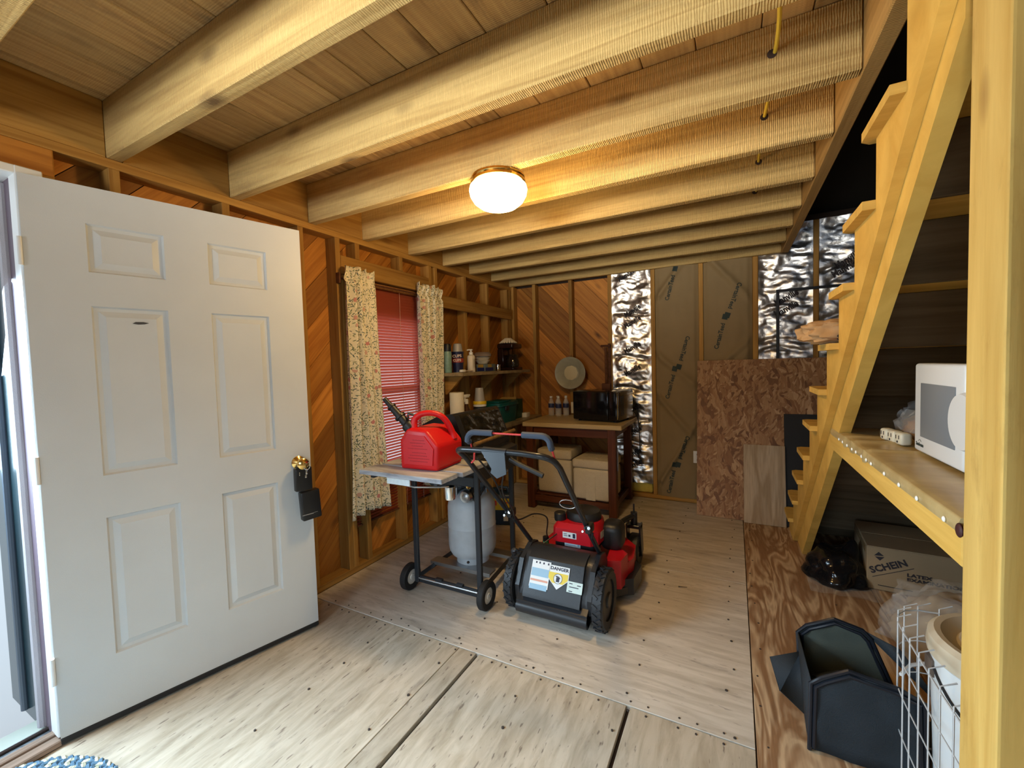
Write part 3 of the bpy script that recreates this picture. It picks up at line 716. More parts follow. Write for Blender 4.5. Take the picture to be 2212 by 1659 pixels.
# ------------------------------------------------------------------ staircase, post
st = thing('staircase', 'open sided pine staircase with cut stringer and projecting treads', 'stairs', (.84, 2.4, 0))
SY = Matrix(((0, 0, 1, 0), (1, 0, 0, 0), (0, 1, 0, 0), (0, 0, 0, 1)))       # (y,z) outline extruded along x
def stringer(x0, x1):
    yk = lambda k: 1.678+.252*k
    zk = lambda k: 2.025-.209*k
    poly = []
    poly.append((3.150/.85-.002, .003)); poly.append((yk(9), .003)); poly.append((yk(9), zk(9)))
    for k in range(9, -1, -1):
        poly.append((yk(k)-.252, zk(k)));
        if k: poly.append((yk(k-1), zk(k-1)))
    poly += [(1.426, 2.264), ((3.150-2.264)/.85, 2.264)]
    g = G(); g.prism(poly, x0, x1, SY); return g
m_str = wood('stringer_pine', (0.76, 0.48, 0.11), (0.62, 0.35, 0.065), knots=.9, vary=.08, grain=(5, 7, 7), bump=.15)
stringer(.385, .413).out('stringer', m_str, st, 20, M=WO(st)); stringer(1.31, 1.348).out('stringer', m_str, st, 20, M=WO(st))
a = V((.436, 1.205, 3.063-.85*1.205+.085)); b = V((.436, 3.535, 3.063-.85*3.535+.085))
g = G(); g.prism([(3.600, .003), (3.60-.13, .003+.0), (1.205, 2.039), (1.205, 2.039+.13), (3.6+.13/.85, .003)], .4135, .455, SY)
g.out('support_beam', m_str, st, 20, M=WO(st))
for k in range(10):
    y = 1.678+.252*k; z = 2.025-.209*k; o = -V(st.location)
    g = G(); poly = [(.352, y-.253), (.352, y+.012), (.376, y+.036), (1.30, y+.036), (1.30, y-.253)]
    g.prism(poly, z, z+.027); g.out('tread', m_stair, st, 20, .003, 1, WO(st))
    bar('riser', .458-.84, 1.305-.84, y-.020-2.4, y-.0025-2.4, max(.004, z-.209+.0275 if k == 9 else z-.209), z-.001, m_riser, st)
po = thing('wooden_post', 'tall squared pine post in the right foreground holding the shelf', 'post', (.4555, 1.10, 0))
g = G(); g.span(-1.25, 1.25, -.07, .07, -.0455, .0455)
POST = g.out('post_timber', m_post, po, 20, .005, 2, Matrix(((0, 0, 1, 0), (0, 1, 0, 0), (1, 0, 0, 1.2505), (0, 0, 0, 1))))
g = G(); g.cyl((.4855, 1.0285, 1.255), (.4855, 1.0345, 1.255), .0065, n=12); g.out('bolt_head', m_seam, po, M=WO(po))
g = G(); g.cyl((.4815, 1.0285, .565), (.4815, 1.0345, .565), .0065, n=12); g.out('bolt_head', m_seam, po, M=WO(po))

# ------------------------------------------------------------------ shelf on the right, with its pins
sh = thing('plank_shelf', 'pine edged shelf wrapped in wood print vinyl under the stairs', 'shelf', (.70, 1.80, .93))
m_vinyl = wood('wood_print_vinyl', (.52, .40, .19), (.40, .29, .12), rough=.3, knots=.97, grain=(3, 12, 12), bump=.1, vary=0)
g = G(); g.span(.4135, .433, 1.171, 2.47, .93, 1.004); f_ = plank('fascia', (.4195-.70, 1.171-1.8, .965-.93), (.4195-.70, 2.50-1.8, .965-.93), .0195, .07, (1, 0, 0), m_stair, sh, .003); g.bm.free()
def vin(u, v):
    y = 1.02+1.47*u; w_ = .010*math.exp(-((u-.72)/.015)**2)+.009*math.exp(-((u-.80)/.012)**2)+.008*math.exp(-((u-.60)/.012)**2)
    pr_ = [(.4105, .990), (.4085, 1.012), (.413, 1.027), (.428, 1.031), (.55, 1.0315), (1.0, 1.0315), (1.34, 1.0315), (1.34, 1.006)]
    s = v*(len(pr_)-1); i = min(int(s), len(pr_)-2); q = s-i
    x = pr_[i][0]*(1-q)+pr_[i+1][0]*q; z = pr_[i][1]*(1-q)+pr_[i+1][1]*q
    if y < 1.18: x = max(x, .503)
    return V((x-(w_*.6 if v < .3 else 0), y, z+(w_ if .2 < v < .75 else 0)))
g = G(); g.grid(vin, 150, 28); g.out('vinyl_cover', m_vinyl, sh, 60, M=WO(sh), fix=False)
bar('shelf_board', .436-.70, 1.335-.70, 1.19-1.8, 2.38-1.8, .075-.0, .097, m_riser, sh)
g0 = G(); g0.sph((0, 0, 0), .0065, (.55, 1, 1), 10, 6); pin = g0.mesh('push_pin'); pin.materials.append(mat('pearl_pin', (.95, .95, .9), .15))
for y in (1.245, 1.40, 1.53, 1.66, 1.80, 1.86, 1.92, 2.0, 2.06, 2.14, 2.22, 2.29): link('push_pin', pin, sh, Matrix.Translation((.4065-.70, y-1.8, 1.006-.93)))
g = G(); g.sph((.410, 1.182, 1.004), .015, (.35, .9, 1)); g.out('maroon_patch', mat('maroon_vinyl', (.05, .012, .012), .6), sh, M=WO(sh))

# ------------------------------------------------------------------ helpers for containers
def lathe_thing(name, label, cat, loc, parts, group=None, rz=0):
    t = thing(name, label, cat, loc, rz, group)
    for pn, prof, m in parts:
        g = G(); g.lathe(prof, n=20); g.out(pn, m, t, 40)
    return t
m_chrome = mat('chrome', (.75, .76, .78), .12, 1.0)
m_ivory = mat('ivory_plastic', (.72, .66, .50), .45)
m_whitepl = mat('white_plastic', (.80, .80, .76), .35)

# upper shelf
us = thing('wall_shelf', 'short plank shelf wrapped in patterned vinyl on the left wall', 'shelf', (-2.145, 3.61, 1.293))
m_marble = wood('patterned_vinyl', (.36, .28, .16), (.18, .13, .07), rough=.35, knots=.55, kcol=(.06, .03, .02), grain=(9, 16, 16), vary=0, bump=.1, kscale=(9, 9, 9))
bar('shelf_board', -.122, .122, -.665, .665, 0, .030, m_marble, us, .003)
for y in (-.58, 0.02, .55):
    g = G(); g.prism([(-.121, -.001), (-.121, -.16), (-.10, -.16), (.07, -.001)], y-.012, y+.012, Matrix(((1, 0, 0, 0), (0, 0, 1, 0), (0, 1, 0, 0), (0, 0, 0, 1)))); g.out('shelf_bracket', m_stud, us)
ZS = 1.3235
lathe_thing('spray_can', 'mint green aerosol can with black cap at the end of the wall shelf', 'spray can', (-2.205, 2.990, ZS),
    [('can_body', [(0, 0), (.032, 0), (.034, .004), (.034, .175), (.031, .186)], mat('mint_print', (.20, .33, .27), .3, var=.35, vscale=40)), ('cap', [(.0325, .186), (.033, .19), (.033, .235), (.026, .252), (0, .255)], m_blackplastic)])
t = thing('cup_sleeve', 'plastic bag of clear cups with navy and red print', 'cup pack', (-2.19, 3.12, ZS))
g = G(); g.lathe([(0, 0), (.040, 0), (.044, .06), (.050, .10), (.047, .18), (.040, .235), (.036, .255), (0, .262)], n=20); g.out('clear_cups', mat('frosted_cup', (.55, .54, .52), .3, trans=.35), t)
g = G(); g.lathe([(.0445, .005), (.0465, .06), (.0525, .10), (.0505, .16), (.056, .185)], n=20); g.out('printed_wrap', mat('navy_wrap', (.018, .02, .07), .3), t)
g = G(); g.lathe([(.0535, .088), (.054, .10), (.053, .125)], n=20); g.out('red_band', mat('red_band', (.35, .05, .03), .4), t)
X_ = V((.96, -.28, .12)).normalized(); Yv = V((0, 0, 1))
cd_ = V((.47, -.883, 0))
text('CUPS', .034, frame(cd_*.0565+V((0, 0, .145)), V((.883, .47, .05)), Yv), mat('pale_print', (.65, .5, .42), .5), t, 'printed_lettering', .001)
text('CUPS', .030, frame(cd_*.0565+V((0, 0, .107)), V((.883, .47, .05)), Yv), MATS['pale_print'], t, 'printed_lettering', .001)
t = thing('pump_bottle', 'white pump lotion bottle standing on the wall shelf', 'bottle', (-2.10, 3.20, ZS))
g = G(); g.lathe([(0, 0), (.033, 0), (.036, .006), (.036, .135), (.030, .15), (.014, .156), (.014, .16)], n=24); g.out('bottle_body', mat('cream_bottle', (.72, .66, .55), .35), t)
g = G(); g.lathe([(.0, .156), (.019, .156), (.019, .178), (.008, .182), (.008, .198), (0, .198)], n=16); g.tube([(0, 0, .198), (-.014, -.006, .202), (-.034, -.014, .198)], .006, 8); g.bbox((0, 0, .2), (.03, .022, .012), .004); g.out('pump', m_whitepl, t)
g = G(); g.lathe([(.0362, .03), (.0366, .05), (.0366, .11), (.0362, .125)], n=12); 
bmesh.ops.delete(g.bm, geom=[f for f in g.bm.faces if f.calc_center_median().dot(V((.95, .3, 0))) < .026], context='FACES'); g.out('label', mat('black_label', (.04, .03, .03), .5), t, fix=False)
t = thing('bowl_stack', 'stack of white foam bowls in clear wrap behind the pump bottle', 'bowls', (-2.165, 3.50, ZS+.072))
for k in range(3):
    g = G(); z = k*.028; g.lathe([(0, z+.001), (.045, z+.001), (.068+.004*k, z+.030), (.074+.004*k, z+.034), (.070, z+.036), (.044, z+.008), (0, z+.008)], n=24); g.out('bowl', m_whitepl, t)
g = G(); g.lathe([(.085, .072), (.088, .095), (.07, .112), (.02, .118), (0, .116)], n=24); g.out('clear_wrap', mat('clear_wrap', (.55, .45, .40), .12, trans=.55), t)
t = thing('small_carton', 'blue and yellow carton under the bowls on the wall shelf', 'box', (-2.145, 3.53, ZS))
g = G(); g.bbox((0, 0, .035), (.10, .20, .070), .003); g.out('carton', mat('teal_grey_card', (.15, .20, .22), .6), t)
g = G(); g.span(.0502, .0512, -.095, .05, .004, .036); g.span(-.04, .04, -.1012, -.1002, .004, .036); g.out('blue_panel', mat('blue_print', (.010, .018, .14), .5), t)
g = G(); g.span(.0502, .0512, -.05, .02, .038, .066); g.span(-.03, .03, -.1012, -.1002, .038, .066); g.out('yellow_panel', mat('yellow_print', (.45, .30, .06), .5), t)
lathe_thing('metal_jar', 'small shiny metal jar next to the coffee maker', 'jar', (-2.12, 3.715, ZS), [('jar_body', [(0, 0), (.026, 0), (.028, .004), (.028, .05), (.025, .055)], m_chrome), ('lid', [(.029, .05), (.029, .062), (0, .064)], m_chrome)])
t = thing('coffee_maker', 'dark coffee maker at the far end of the wall shelf', 'coffee maker', (-2.13, 4.00, ZS))
m_cof = mat('dark_brown_gloss', (.022, .010, .009), .12)
g = G(); g.bbox((0, 0, .0155), (.19, .22, .03), .008); g.out('base', m_cof, t)
g = G(); g.bbox((-.06, 0, .13), (.07, .21, .20), .012); g.out('tower', m_cof, t)
g = G(); g.bbox((0, 0, .255), (.19, .225, .055), .016, 3); g.out('brew_head', m_cof, t)
g = G(); g.lathe([(0, .031), (.060, .031), (.068, .05), (.070, .09), (.056, .14), (.05, .16), (.052, .165)], n=24); g.out('carafe', mat('dark_glass', (.02, .015, .012), .04, spec=.8), t, M=Matrix.Translation((.035, 0, 0)))
g = G(); g.tube([(.06, -.062, .14), (.075, -.10, .14), (.075, -.10, .06), (.06, -.065, .06)], .008, 8); g.out('carafe_handle', m_cof, t)
t = thing('coffee_filters', 'pleated white paper coffee filters upside down on the coffee maker', 'coffee filters', (-2.13, 3.97, ZS+.2835))
def filt(u, v):
    a = 2*math.pi*u; r = .035+.058*v; k = 1+.07*v*math.sin(a*22)
    return V((r*k*math.cos(a), r*k*math.sin(a), .052*(1-v)+.004*math.sin(a*22)*v+.0045))
g = G(); g.grid(filt, 132, 4); g.lathe([(0, .054), (.036, .056)], n=44); g.out('filter_stack', mat('filter_paper', (.78, .70, .55), .9), t, 80)
t = thing('dish_brush', 'pale long handled brush lying along the wall shelf', 'brush', (-2.075, 3.06, ZS))
g = G(); g.tube([(0, .14, .010), (.004, 0, .012), (.01, -.03, .014)], .0065, 8); g.out('handle', mat('pale_handle', (.58, .48, .38), .4), t)
g = G(); g.bbox((.012, -.055, .014), (.034, .055, .022), .006); g.out('brush_head', m_whitepl, t)

# counter on the left wall
ct = thing('wall_counter', 'plank counter wrapped in patterned vinyl below the wall shelf', 'counter', (-2.085, 3.56, 0))
bar('counter_board', -.183, .183, -.64, .735, .780, .815, m_marble, ct, .003)
for y in (-.62, .05, .70): bar('bracket_stud', -.18, .10, y-.018, y+.018, .70, .779, m_stud, ct)
ZC = .8155
t = thing('paper_towel_roll', 'white paper towel roll standing on the counter', 'paper towels', (-2.12, 2.985, ZC))
g = G(); g.lathe([(.02, 0), (.060, 0), (.062, .003), (.062, .335), (.060, .338), (.02, .338)], n=32); g.out('paper_roll', mat('paper_towel', (.78, .72, .58), .95, bump=.3, bscale=120), t)
g = G(); g.lathe([(.02, .0), (.02, .338), (.018, .338), (.018, 0)], n=16); g.out('cardboard_core', mat('core_card', (.25, .18, .10), .9), t)
t = thing('spray_bottle', 'brown trigger spray bottle with white head on the counter', 'spray bottle', (-2.12, 3.13, ZC))
g = G(); g.lathe([(0, 0), (.036, 0), (.038, .006), (.038, .13), (.024, .19), (.015, .225), (.015, .235)], n=20); g.out('bottle_body', mat('amber_plastic', (.10, .045, .02), .15, trans=.3), t)
g = G(); g.lathe([(.018, .225), (.018, .262), (.012, .27)], n=14); g.bbox((0, 0, .295), (.03, .072, .032), .010); g.tube([(0, -.02, .28), (.004, -.034, .262), (.006, -.036, .245)], .006, 6); g.cyl((0, .03, .3), (0, .052, .3), .009, n=10); g.out('trigger_head', m_whitepl, t)
t = thing('frosted_cup', 'upturned frosted cup with a yellow ring on a dark jar', 'cup', (-2.10, 3.32, ZC))
g = G(); g.lathe([(0, 0), (.055, 0), (.058, .008), (.058, .18), (.05, .19)], n=24); g.out('dark_jar', mat('dark_jar', (.03, .03, .035), .3), t)
g = G(); g.lathe([(.05, .185), (.062, .187), (.063, .205), (.05, .207)], n=28); g.out('white_ring', m_whitepl, t)
g = G(); g.lathe([(.05, .205), (.064, .207), (.064, .228), (.06, .235), (.04, .235)], n=28); g.out('yellow_ring', mat('yellow_plastic', (.75, .52, .02), .4), t)
g = G(); g.lathe([(.050, .235), (.036, .355), (.035, .358), (0, .358)], n=28); g.out('cup_body', mat('frosted_plastic', (.52, .50, .47), .35, trans=.25), t)
t = thing('teal_caddy', 'teal plastic handled tub on the counter beside the grill', 'tub', (-2.09, 3.64, ZC))
m_teal2 = mat('teal_plastic', (.004, .085, .085), .35)
g = G(); g.prism(rrect(.24, .36, .03), 0, .004)
for (w0, h0, z0), (w1, h1, z1) in (((.23, .34, 0), (.26, .38, .17)),):
    A = [g.bm.verts.new((x, y, z0)) for x, y in rrect(w0, h0, .03)]; B = [g.bm.verts.new((x, y, z1)) for x, y in rrect(w1, h1, .035)]
    for i in range(len(A)): j = (i+1) % len(A); g.bm.faces.new((A[i], A[j], B[j], B[i]))
g.out('tub', m_teal2, t)
g = G(); g.tube([(x, y, .172) for x, y in rrect(.27, .39, .035)], .010, 8, True); g.out('rim', m_teal2, t)
g = G(); g.prism(rrect(.275, .40, .04), .182, .198); g.bbox((0, 0, .205), (.17, .26, .016), .006); g.out('lid', m_teal2, t, bev=.003)
g = G(); g.bbox((.137, -.06, .145), (.018, .07, .05), .006); g.bbox((-.05, -.195, .145), (.07, .018, .05), .006); g.out('latch', m_blackplastic, t)
t = thing('green_carton', 'dark green cardboard carton behind the teal tub', 'box', (-2.11, 3.955, ZC))
g = G(); g.bbox((0, 0, .10), (.20, .17, .20), .004); g.out('carton', mat('dark_green_card', (.012, .045, .018), .6, var=.3), t)
g = G(); g.prism([(-.10, .0), (.10, 0), (.08, .04), (-.08, .03)], 0, .003, Matrix.Translation((.0, -.07, .202)) @ Matrix.Rotation(R(35), 4, 'X')); g.out('open_flap', mat('gold_flap', (.35, .22, .06), .6), t)
t = thing('cream_carton', 'tiny cream box at the far end of the counter', 'box', (-1.985, 4.06, ZC))
g = G(); g.bbox((0, 0, .024), (.055, .09, .048), .003); g.out('carton', m_ivory, t)

# hanging things on the back wall
t = thing('enamel_basin', 'round grey enamel basin hung on the back wall stud', 'basin', (-1.545, 4.322, 1.275))
MX = Matrix.Rotation(R(90), 4, 'X')
m_enamel = mat('worn_enamel', (.34, .33, .25), .4, var=.25, vscale=14, bump=.1, bscale=30)
g = G(); g.lathe([(0, .004), (.075, .004), (.082, .010), (.09, .016), (.148, .072), (.168, .078), (.172, .074), (.166, .070), (.150, .066), (.092, .008), (0, .0)], n=48); g.out('basin', m_enamel, t, 30, M=MX)
g = G(); g.lathe([(0, .006), (.078, .006), (.080, .012), (.06, .016), (0, .018)], n=9, c=(-.012, 0, 0)); g.out('pale_base', mat('pale_enamel', (.55, .48, .30), .5, var=.15), t, 20, M=MX)
g = G(); g.tube([(0, -.08, .175), (0, -.06, .185), (0, .004, .18)], .003, 6); g.out('hanging_hook', m_steel, t)
t = thing('towel_holder', 'brown wooden upright holder hung on the stud beside the foil', 'holder', (-1.165, 4.327, 1.10))
m_brown = wood('brown_stained_wood', (.13, .05, .02), (.07, .022, .008), knots=.95, vary=.1)
g = G(); g.cyl((0, -.035, .05), (0, -.035, .43), .013, n=14); g.out('dowel', m_brown, t)
g = G(); g.bbox((0, -.03, .445), (.10, .056, .022), .006); g.out('top_arm', m_brown, t)
g = G(); g.bbox((0, -.03, .03), (.09, .056, .06), .006); g.out('bottom_arm', m_brown, t)
g = G(); g.bbox((.03, -.007, .24), (.03, .012, .46), .004); g.out('back_plate', m_brown, t)

# ------------------------------------------------------------------ table with things on it
tb = thing('kitchen_cart', 'wooden kitchen cart with pale top and dark brown frame', 'table', (-1.33, 3.94, 0))
m_tabtop = wood('pale_laminate', (.56, .45, .25), (.46, .35, .18), rough=.4, knots=2, grain=(2, 14, 14), vary=0, bump=.05)
m_cart = wood('red_brown_stain', (.115, .035, .014), (.06, .016, .006), rough=.45, knots=.95, vary=.2)
bar('tabletop', -.475, .475, -.34, .335, .785, .826, m_tabtop, tb, .006)
for x in (-.405, .385):
    for y in (-.30, .29): bar('leg', x-.035, x+.035, y-.035, y+.035, .003, .784, m_cart, tb, .004)
for y in (-.30, .29):
    bar('apron', -.369, .349, y-.012, y+.012, .705, .784, m_cart, tb); bar('lower_rail', -.369, .349, y-.014, y+.014, .07, .125, m_cart, tb)
for x in (-.405, .385):
    bar('side_apron', x-.012, x+.012, -.264, .254, .705, .784, m_cart, tb); bar('side_rail', x-.014, x+.014, -.264, .254, .07, .125, m_cart, tb)
bar('lower_shelf', -.369, .349, -.285, .275, .126, .138, m_cart, tb)
g = G(); g.span(.424, .427, -.29, -.27, .42, .62); g.out('hinge', m_steel, tb)
m_foam = mat('aged_polystyrene', (.62, .55, .40), .85, bump=.5, bscale=160, var=.08, vscale=30)
def cooler(label, loc, w_, d_, h_, rz, strip):
    t = thing('foam_cooler', label, 'cooler', loc, rz, 'foam coolers under the cart')
    bh = h_*.78
    g = G(); g.bbox((0, 0, bh/2), (w_, d_, bh), .028, 4); g.out('body', m_foam, t)
    g = G(); g.bbox((0, 0, bh+(h_-bh)/2+.001), (w_+.006, d_+.006, h_-bh), .022, 4); g.out('lid', m_foam, t)
    if strip:
        g = G(); g.span(-.045, .045, -d_/2-.006, -d_/2+.002, .0, bh*.78); g.out('raised_strip', m_foam, t, bev=.003)
        for k in range(4):
            g = G(); g.span(-.09+k*.06-.012, -.09+k*.06+.012, -.09, .02, h_+.0, h_+.0035); g.out('embossed_bar', m_foam, t)
    return t
cooler('taller plain foam cooler at the left under the cart', (-1.525, 3.86, .139), .345, .33, .42, 0, False)
cooler('shorter foam cooler with raised strip at the right under the cart', (-1.135, 3.80, .139), .345, .36, .365, -3, True)
t = thing('black_microwave', 'black microwave oven on the pale cart top', 'microwave', (-1.115, 3.98, .826), -9)
g = G(); g.bbox((0, 0, .150), (.445, .36, .27), .008); g.out('case', mat('black_gloss', (.006, .006, .008), .12), t)
g = G(); g.bbox((-.045, -.186, .150), (.355, .016, .262), .006); g.out('door', mat('black_gloss', (.006, .006, .008), .12), t)
g = G(); g.bbox((.178, -.186, .150), (.084, .016, .262), .006); g.out('control_panel', mat('black_gloss', (.006, .006, .008), .12), t)
g = G(); g.span(.213, .2235, -.192, -.178, .03, .27); g.out('chrome_edge', m_chrome, t, bev=.002)
g = G(); g.bbox((.2245, .0, .150), (.006, .35, .255), .003); g.out('side_panel', mat('grey_side_metal', (.25, .24, .22), .2, 1.0), t)
g = G(); g.span(.2278, .2288, -.13, -.05, .06, .24); g.out('side_vent', mat('dark_vent', (.03, .025, .02), .4), t)
for x in (-.18, .18):
    for y in (-.14, .14): g = G(); g.cyl((x, y, 0), (x, y, .016), .014, n=10); g.out('foot', m_rubber, t)
m_water = mat('clear_bottle', (.92, .92, .90), .05, alpha=.22)
m_lab = mat('navy_label', (.03, .035, .10), .4); m_lab2 = mat('silver_label', (.55, .55, .55), .4)
wb = thing('water_bottle', '', 'bottle', (-1.73, 4.16, .826), 0, 'clear water bottles on the cart')
g = G(); g.lathe([(0, .002), (.026, 0), (.031, .006), (.031, .055), (.029, .06), (.031, .065), (.031, .125), (.027, .145), (.014, .178), (.0125, .185), (.0125, .197)], n=20); g.out('bottle_body', m_water, wb)
g = G(); g.lathe([(.0315, .086), (.0318, .088), (.0318, .128), (.0315, .13)], n=20); g.out('label', m_lab, wb)
g = G(); g.lathe([(.0145, .190), (.0145, .206), (0, .207)], n=16); g.out('cap', m_whitepl, wb)
BL = ['leftmost clear water bottle in the cluster on the cart', 'rear clear water bottle half hidden behind the front ones', 'front middle clear water bottle in the cluster on the cart', 'rightmost clear water bottle in the cluster on the cart', 'middle clear water bottle at the back of the cluster']
wb['label'] = BL[0]
for (x, y), lb in zip(((-1.68, 4.225), (-1.635, 4.13), (-1.575, 4.19), (-1.60, 4.262)), BL[1:]): dup(wb, (x, y, .826), None, lb)
t = thing('wall_outlet', 'cream wall outlet box behind the water bottles', 'outlet', (-1.50, 4.326, .90))
g = G(); g.bbox((0, -.018, 0), (.115, .034, .12), .004); g.out('box', m_ivory, t)
g = G(); g.bbox((.03, -.045, -.045), (.02, .03, .02), .005); g.out('plug', m_rubber, t)
g = G(); g.tube([(.04, -.05, -.045), (.09, -.06, -.052), (.12, -.10, -.06)], .004, 6); g.out('cord', m_rubber, t)
t = thing('microwave_cord', 'black power cord hanging down the foil beside the cart', 'cord', (-.84, 4.26, .5))
g = G(); g.tube(smooth([(-.87, 4.17, .90), (-.845, 4.24, .82), (-.838, 4.27, .70), (-.835, 4.275, .52), (-.85, 4.27, .43), (-.83, 4.27, .40)]), .005, 8); g.out('cable', m_rubber, t, M=WO(t))
g = G(); g.bbox((-.825, 4.265, .375), (.025, .03, .045), .006); g.out('plug', m_rubber, t, M=WO(t))
t = thing('floor_outlet', 'white wall outlet half hidden by the strand board', 'outlet', (-.31, 4.326, .45))
g = G(); g.bbox((0, -.004, 0), (.075, .008, .115), .003); g.out('cover_plate', m_whitepl, t)
for z in (-.026, .026):
    g = G(); g.bbox((0, -.009, z), (.034, .004, .03), .001); g.out('socket', m_whitepl, t)
    g = G(); g.span(-.008, -.005, -.0116, -.0105, z-.005, z+.006); g.span(.005, .008, -.0116, -.0105, z-.005, z+.006); g.out('slot', m_ink, t)

# ------------------------------------------------------------------ leaning boards and frame
def lean(name, label, cat, x0, x1, y0, ytop, ztop, th, m, mname):
    t = thing(name, label, cat, (x0, y0, .003))
    h = math.hypot(ztop, ytop-y0); ang = math.atan2(ytop-y0, ztop)
    g = G(); g.box(((x1-x0)/2, th/2, h/2), (x1-x0, th, h)); g.out(mname, m, t, 20, .0015, 1, Matrix.Rotation(-ang, 4, 'X')); return t
lean('strand_board', 'large reddish strand board sheet leaning on the back wall', 'board', -.300, .90, 4.005, 4.268, 1.363, .011, m_osb, 'panel')
t = thing('plywood_offcut', 'narrow pale plywood panel leaning on the strand board', 'board', (.063, 3.965, .003))
me = G(); me.box((.325, 0, 0), (.65, .30, .012)); 
Rm = Matrix.Rotation(-math.atan2(.12, .65), 4, 'X') @ Matrix(((0, 1, 0, .155), (0, 0, 1, 0), (1, 0, 0, 0), (0, 0, 0, 1)))
me.out('panel', m_plyL, t, 20, .0015, 1, Rm)
lean('black_sheet', 'black flat sheet standing behind the pale plywood and stairs', 'sheet', .366, .80, 3.992, 4.15, .90, .007, mat('black_board', (.008, .008, .009), .6), 'panel')
t = thing('metal_rack', 'thin black metal rack standing behind the strand board', 'rack', (.335, 4.297, .003))
g = G(); g.span(-.011, .011, -.011, .011, 0, 1.93); g.out('upright', m_blackmetal, t, bev=.002)
g = G(); g.span(.439, .461, -.011, .011, 0, 1.93); g.out('upright', m_blackmetal, t, bev=.002)
g = G(); g.span(-.011, .461, -.011, .011, 1.93, 1.952); g.out('top_bar', m_blackmetal, t, bev=.002)

# ------------------------------------------------------------------ curtains, rod, blind
def curtain(label, yt0, yt1, yb0, yb1, z0, z1, folds, seed, cut=0):
    t = thing('curtain', label, 'curtain', (-2.235, (yt0+yt1)/2, z0), 0, 'leaf print curtains')
    Wf, H = .62, z1-z0; r = random.Random(seed); ph = [r.uniform(0, 6.3) for _ in range(4)]
    def f(u, v):
        a = yt0+(yt1-yt0)*u; b = yb0+(yb1-yb0)*u; s = v**.8; y = b*(1-s)+a*s
        w_ = math.sin(u*folds*6.283+ph[0]+.5*math.sin(v*3+ph[1]))
        amp = .040*(1-.40*v)*(0.75+.25*math.sin(u*9+ph[2]))
        x = -2.212+amp*w_+.012*math.sin(u*31+ph[3])*(.3+.7*v)
        pinch = math.exp(-((v-.955)/.012)**2); x = x*(1-.7*pinch)+(-2.228)*.7*pinch
        y += .006*math.sin(u*17+v*5)
        z = z0+H*v+(.010*math.sin(u*23+ph[1]) if v > .97 else 0)+(.012*math.sin(u*7+ph[2]) if v < .02 else 0)
        return V((x, y, z))
    g = G(); g.grid(f, 110, 60, lambda u, v: (u*Wf+seed*.37, v*H))
    o = g.out('curtain_cloth', MATS['leaf_print_cotton'], t, 80, M=WO(t), fix=False)
    md = o.modifiers.new('thick', 'SOLIDIFY'); md.thickness = .0015
    return t
leafcloth('leaf_print_cotton', (.78, .71, .53))
curtain('left leaf print curtain hanging full length beside the door', 1.925, 2.195, 1.89, 2.245, .40, 2.045, 4.5, 1)
curtain('right leaf print curtain next to the shelves', 2.625, 2.945, 2.635, 2.90, .42, 2.045, 5.2, 4)
t = thing('curtain_rod', 'dark curtain rod with end brackets above the window', 'curtain rod', (-2.256, 2.43, 1.97))
g = G(); g.cyl((0, -.50, 0), (0, .50, 0), .007, n=12); g.out('rod', m_brown, t)
for y in (-.512, .512): g = G(); g.bbox((-.005, y, 0), (.035, .014, .07), .004); g.out('bracket', m_brown, t)
bl = thing('window_blind', 'reddish brown slatted blind hanging in the window', 'blind', (-2.325, 2.43, .28), 0)
m_slat = mat('red_brown_slat', (.50, .16, .08), .45)
_n = m_slat.node_tree.nodes; _l = m_slat.node_tree.links
tr = _n.new('ShaderNodeBsdfTranslucent'); tr.inputs[0].default_value = (.95, .42, .34, 1); ms = _n.new('ShaderNodeMixShader'); ms.inputs[0].default_value = .6
_l.new(_n['Principled BSDF'].outputs[0], ms.inputs[1]); _l.new(tr.outputs[0], ms.inputs[2]); _l.new(ms.outputs[0], _n['Material Output'].inputs[0])
g = G()
for s in (0,):
    pr2 = [(-.012, 0), (-.006, .0018), (0, .0024), (.006, .0018), (.012, 0), (0, .0016)]
    g.prism(pr2, -.395, .395, Matrix(((1, 0, 0, 0), (0, 0, 1, 0), (0, 1, 0, 0), (0, 0, 0, 1))))
sl = g.mesh('slat', 50); sl.materials.append(m_slat)
NS = 75
for k in range(NS):
    link('slat', sl, bl, Matrix.Translation((0, 0, .022+k*.0222)) @ Matrix.Rotation(R(-56), 4, 'Y'))
g = G(); g.bbox((0, 0, .006), (.026, .80, .012), .003); g.out('bottom_rail', m_brown, bl)
g = G(); g.bbox((.004, 0, 1.70), (.032, .80, .035), .003); g.out('head_rail', wood('orange_headrail', (.36, .17, .05), (.22, .09, .02), knots=.95), bl)
m_cord = mat('pink_cord', (.62, .34, .26), .7)
for y in (-.30, .10, .30): g = G(); g.cyl((.016, y, .01), (.016, y, 1.69), .0016, n=6); g.out('ladder_cord', m_cord, bl)
g = G(); g.tube([(.018, -.33, 1.68), (.02, -.335, .5), (.02, -.32, -.10)], .0015, 6); g.out('pull_cord', m_cord, bl)
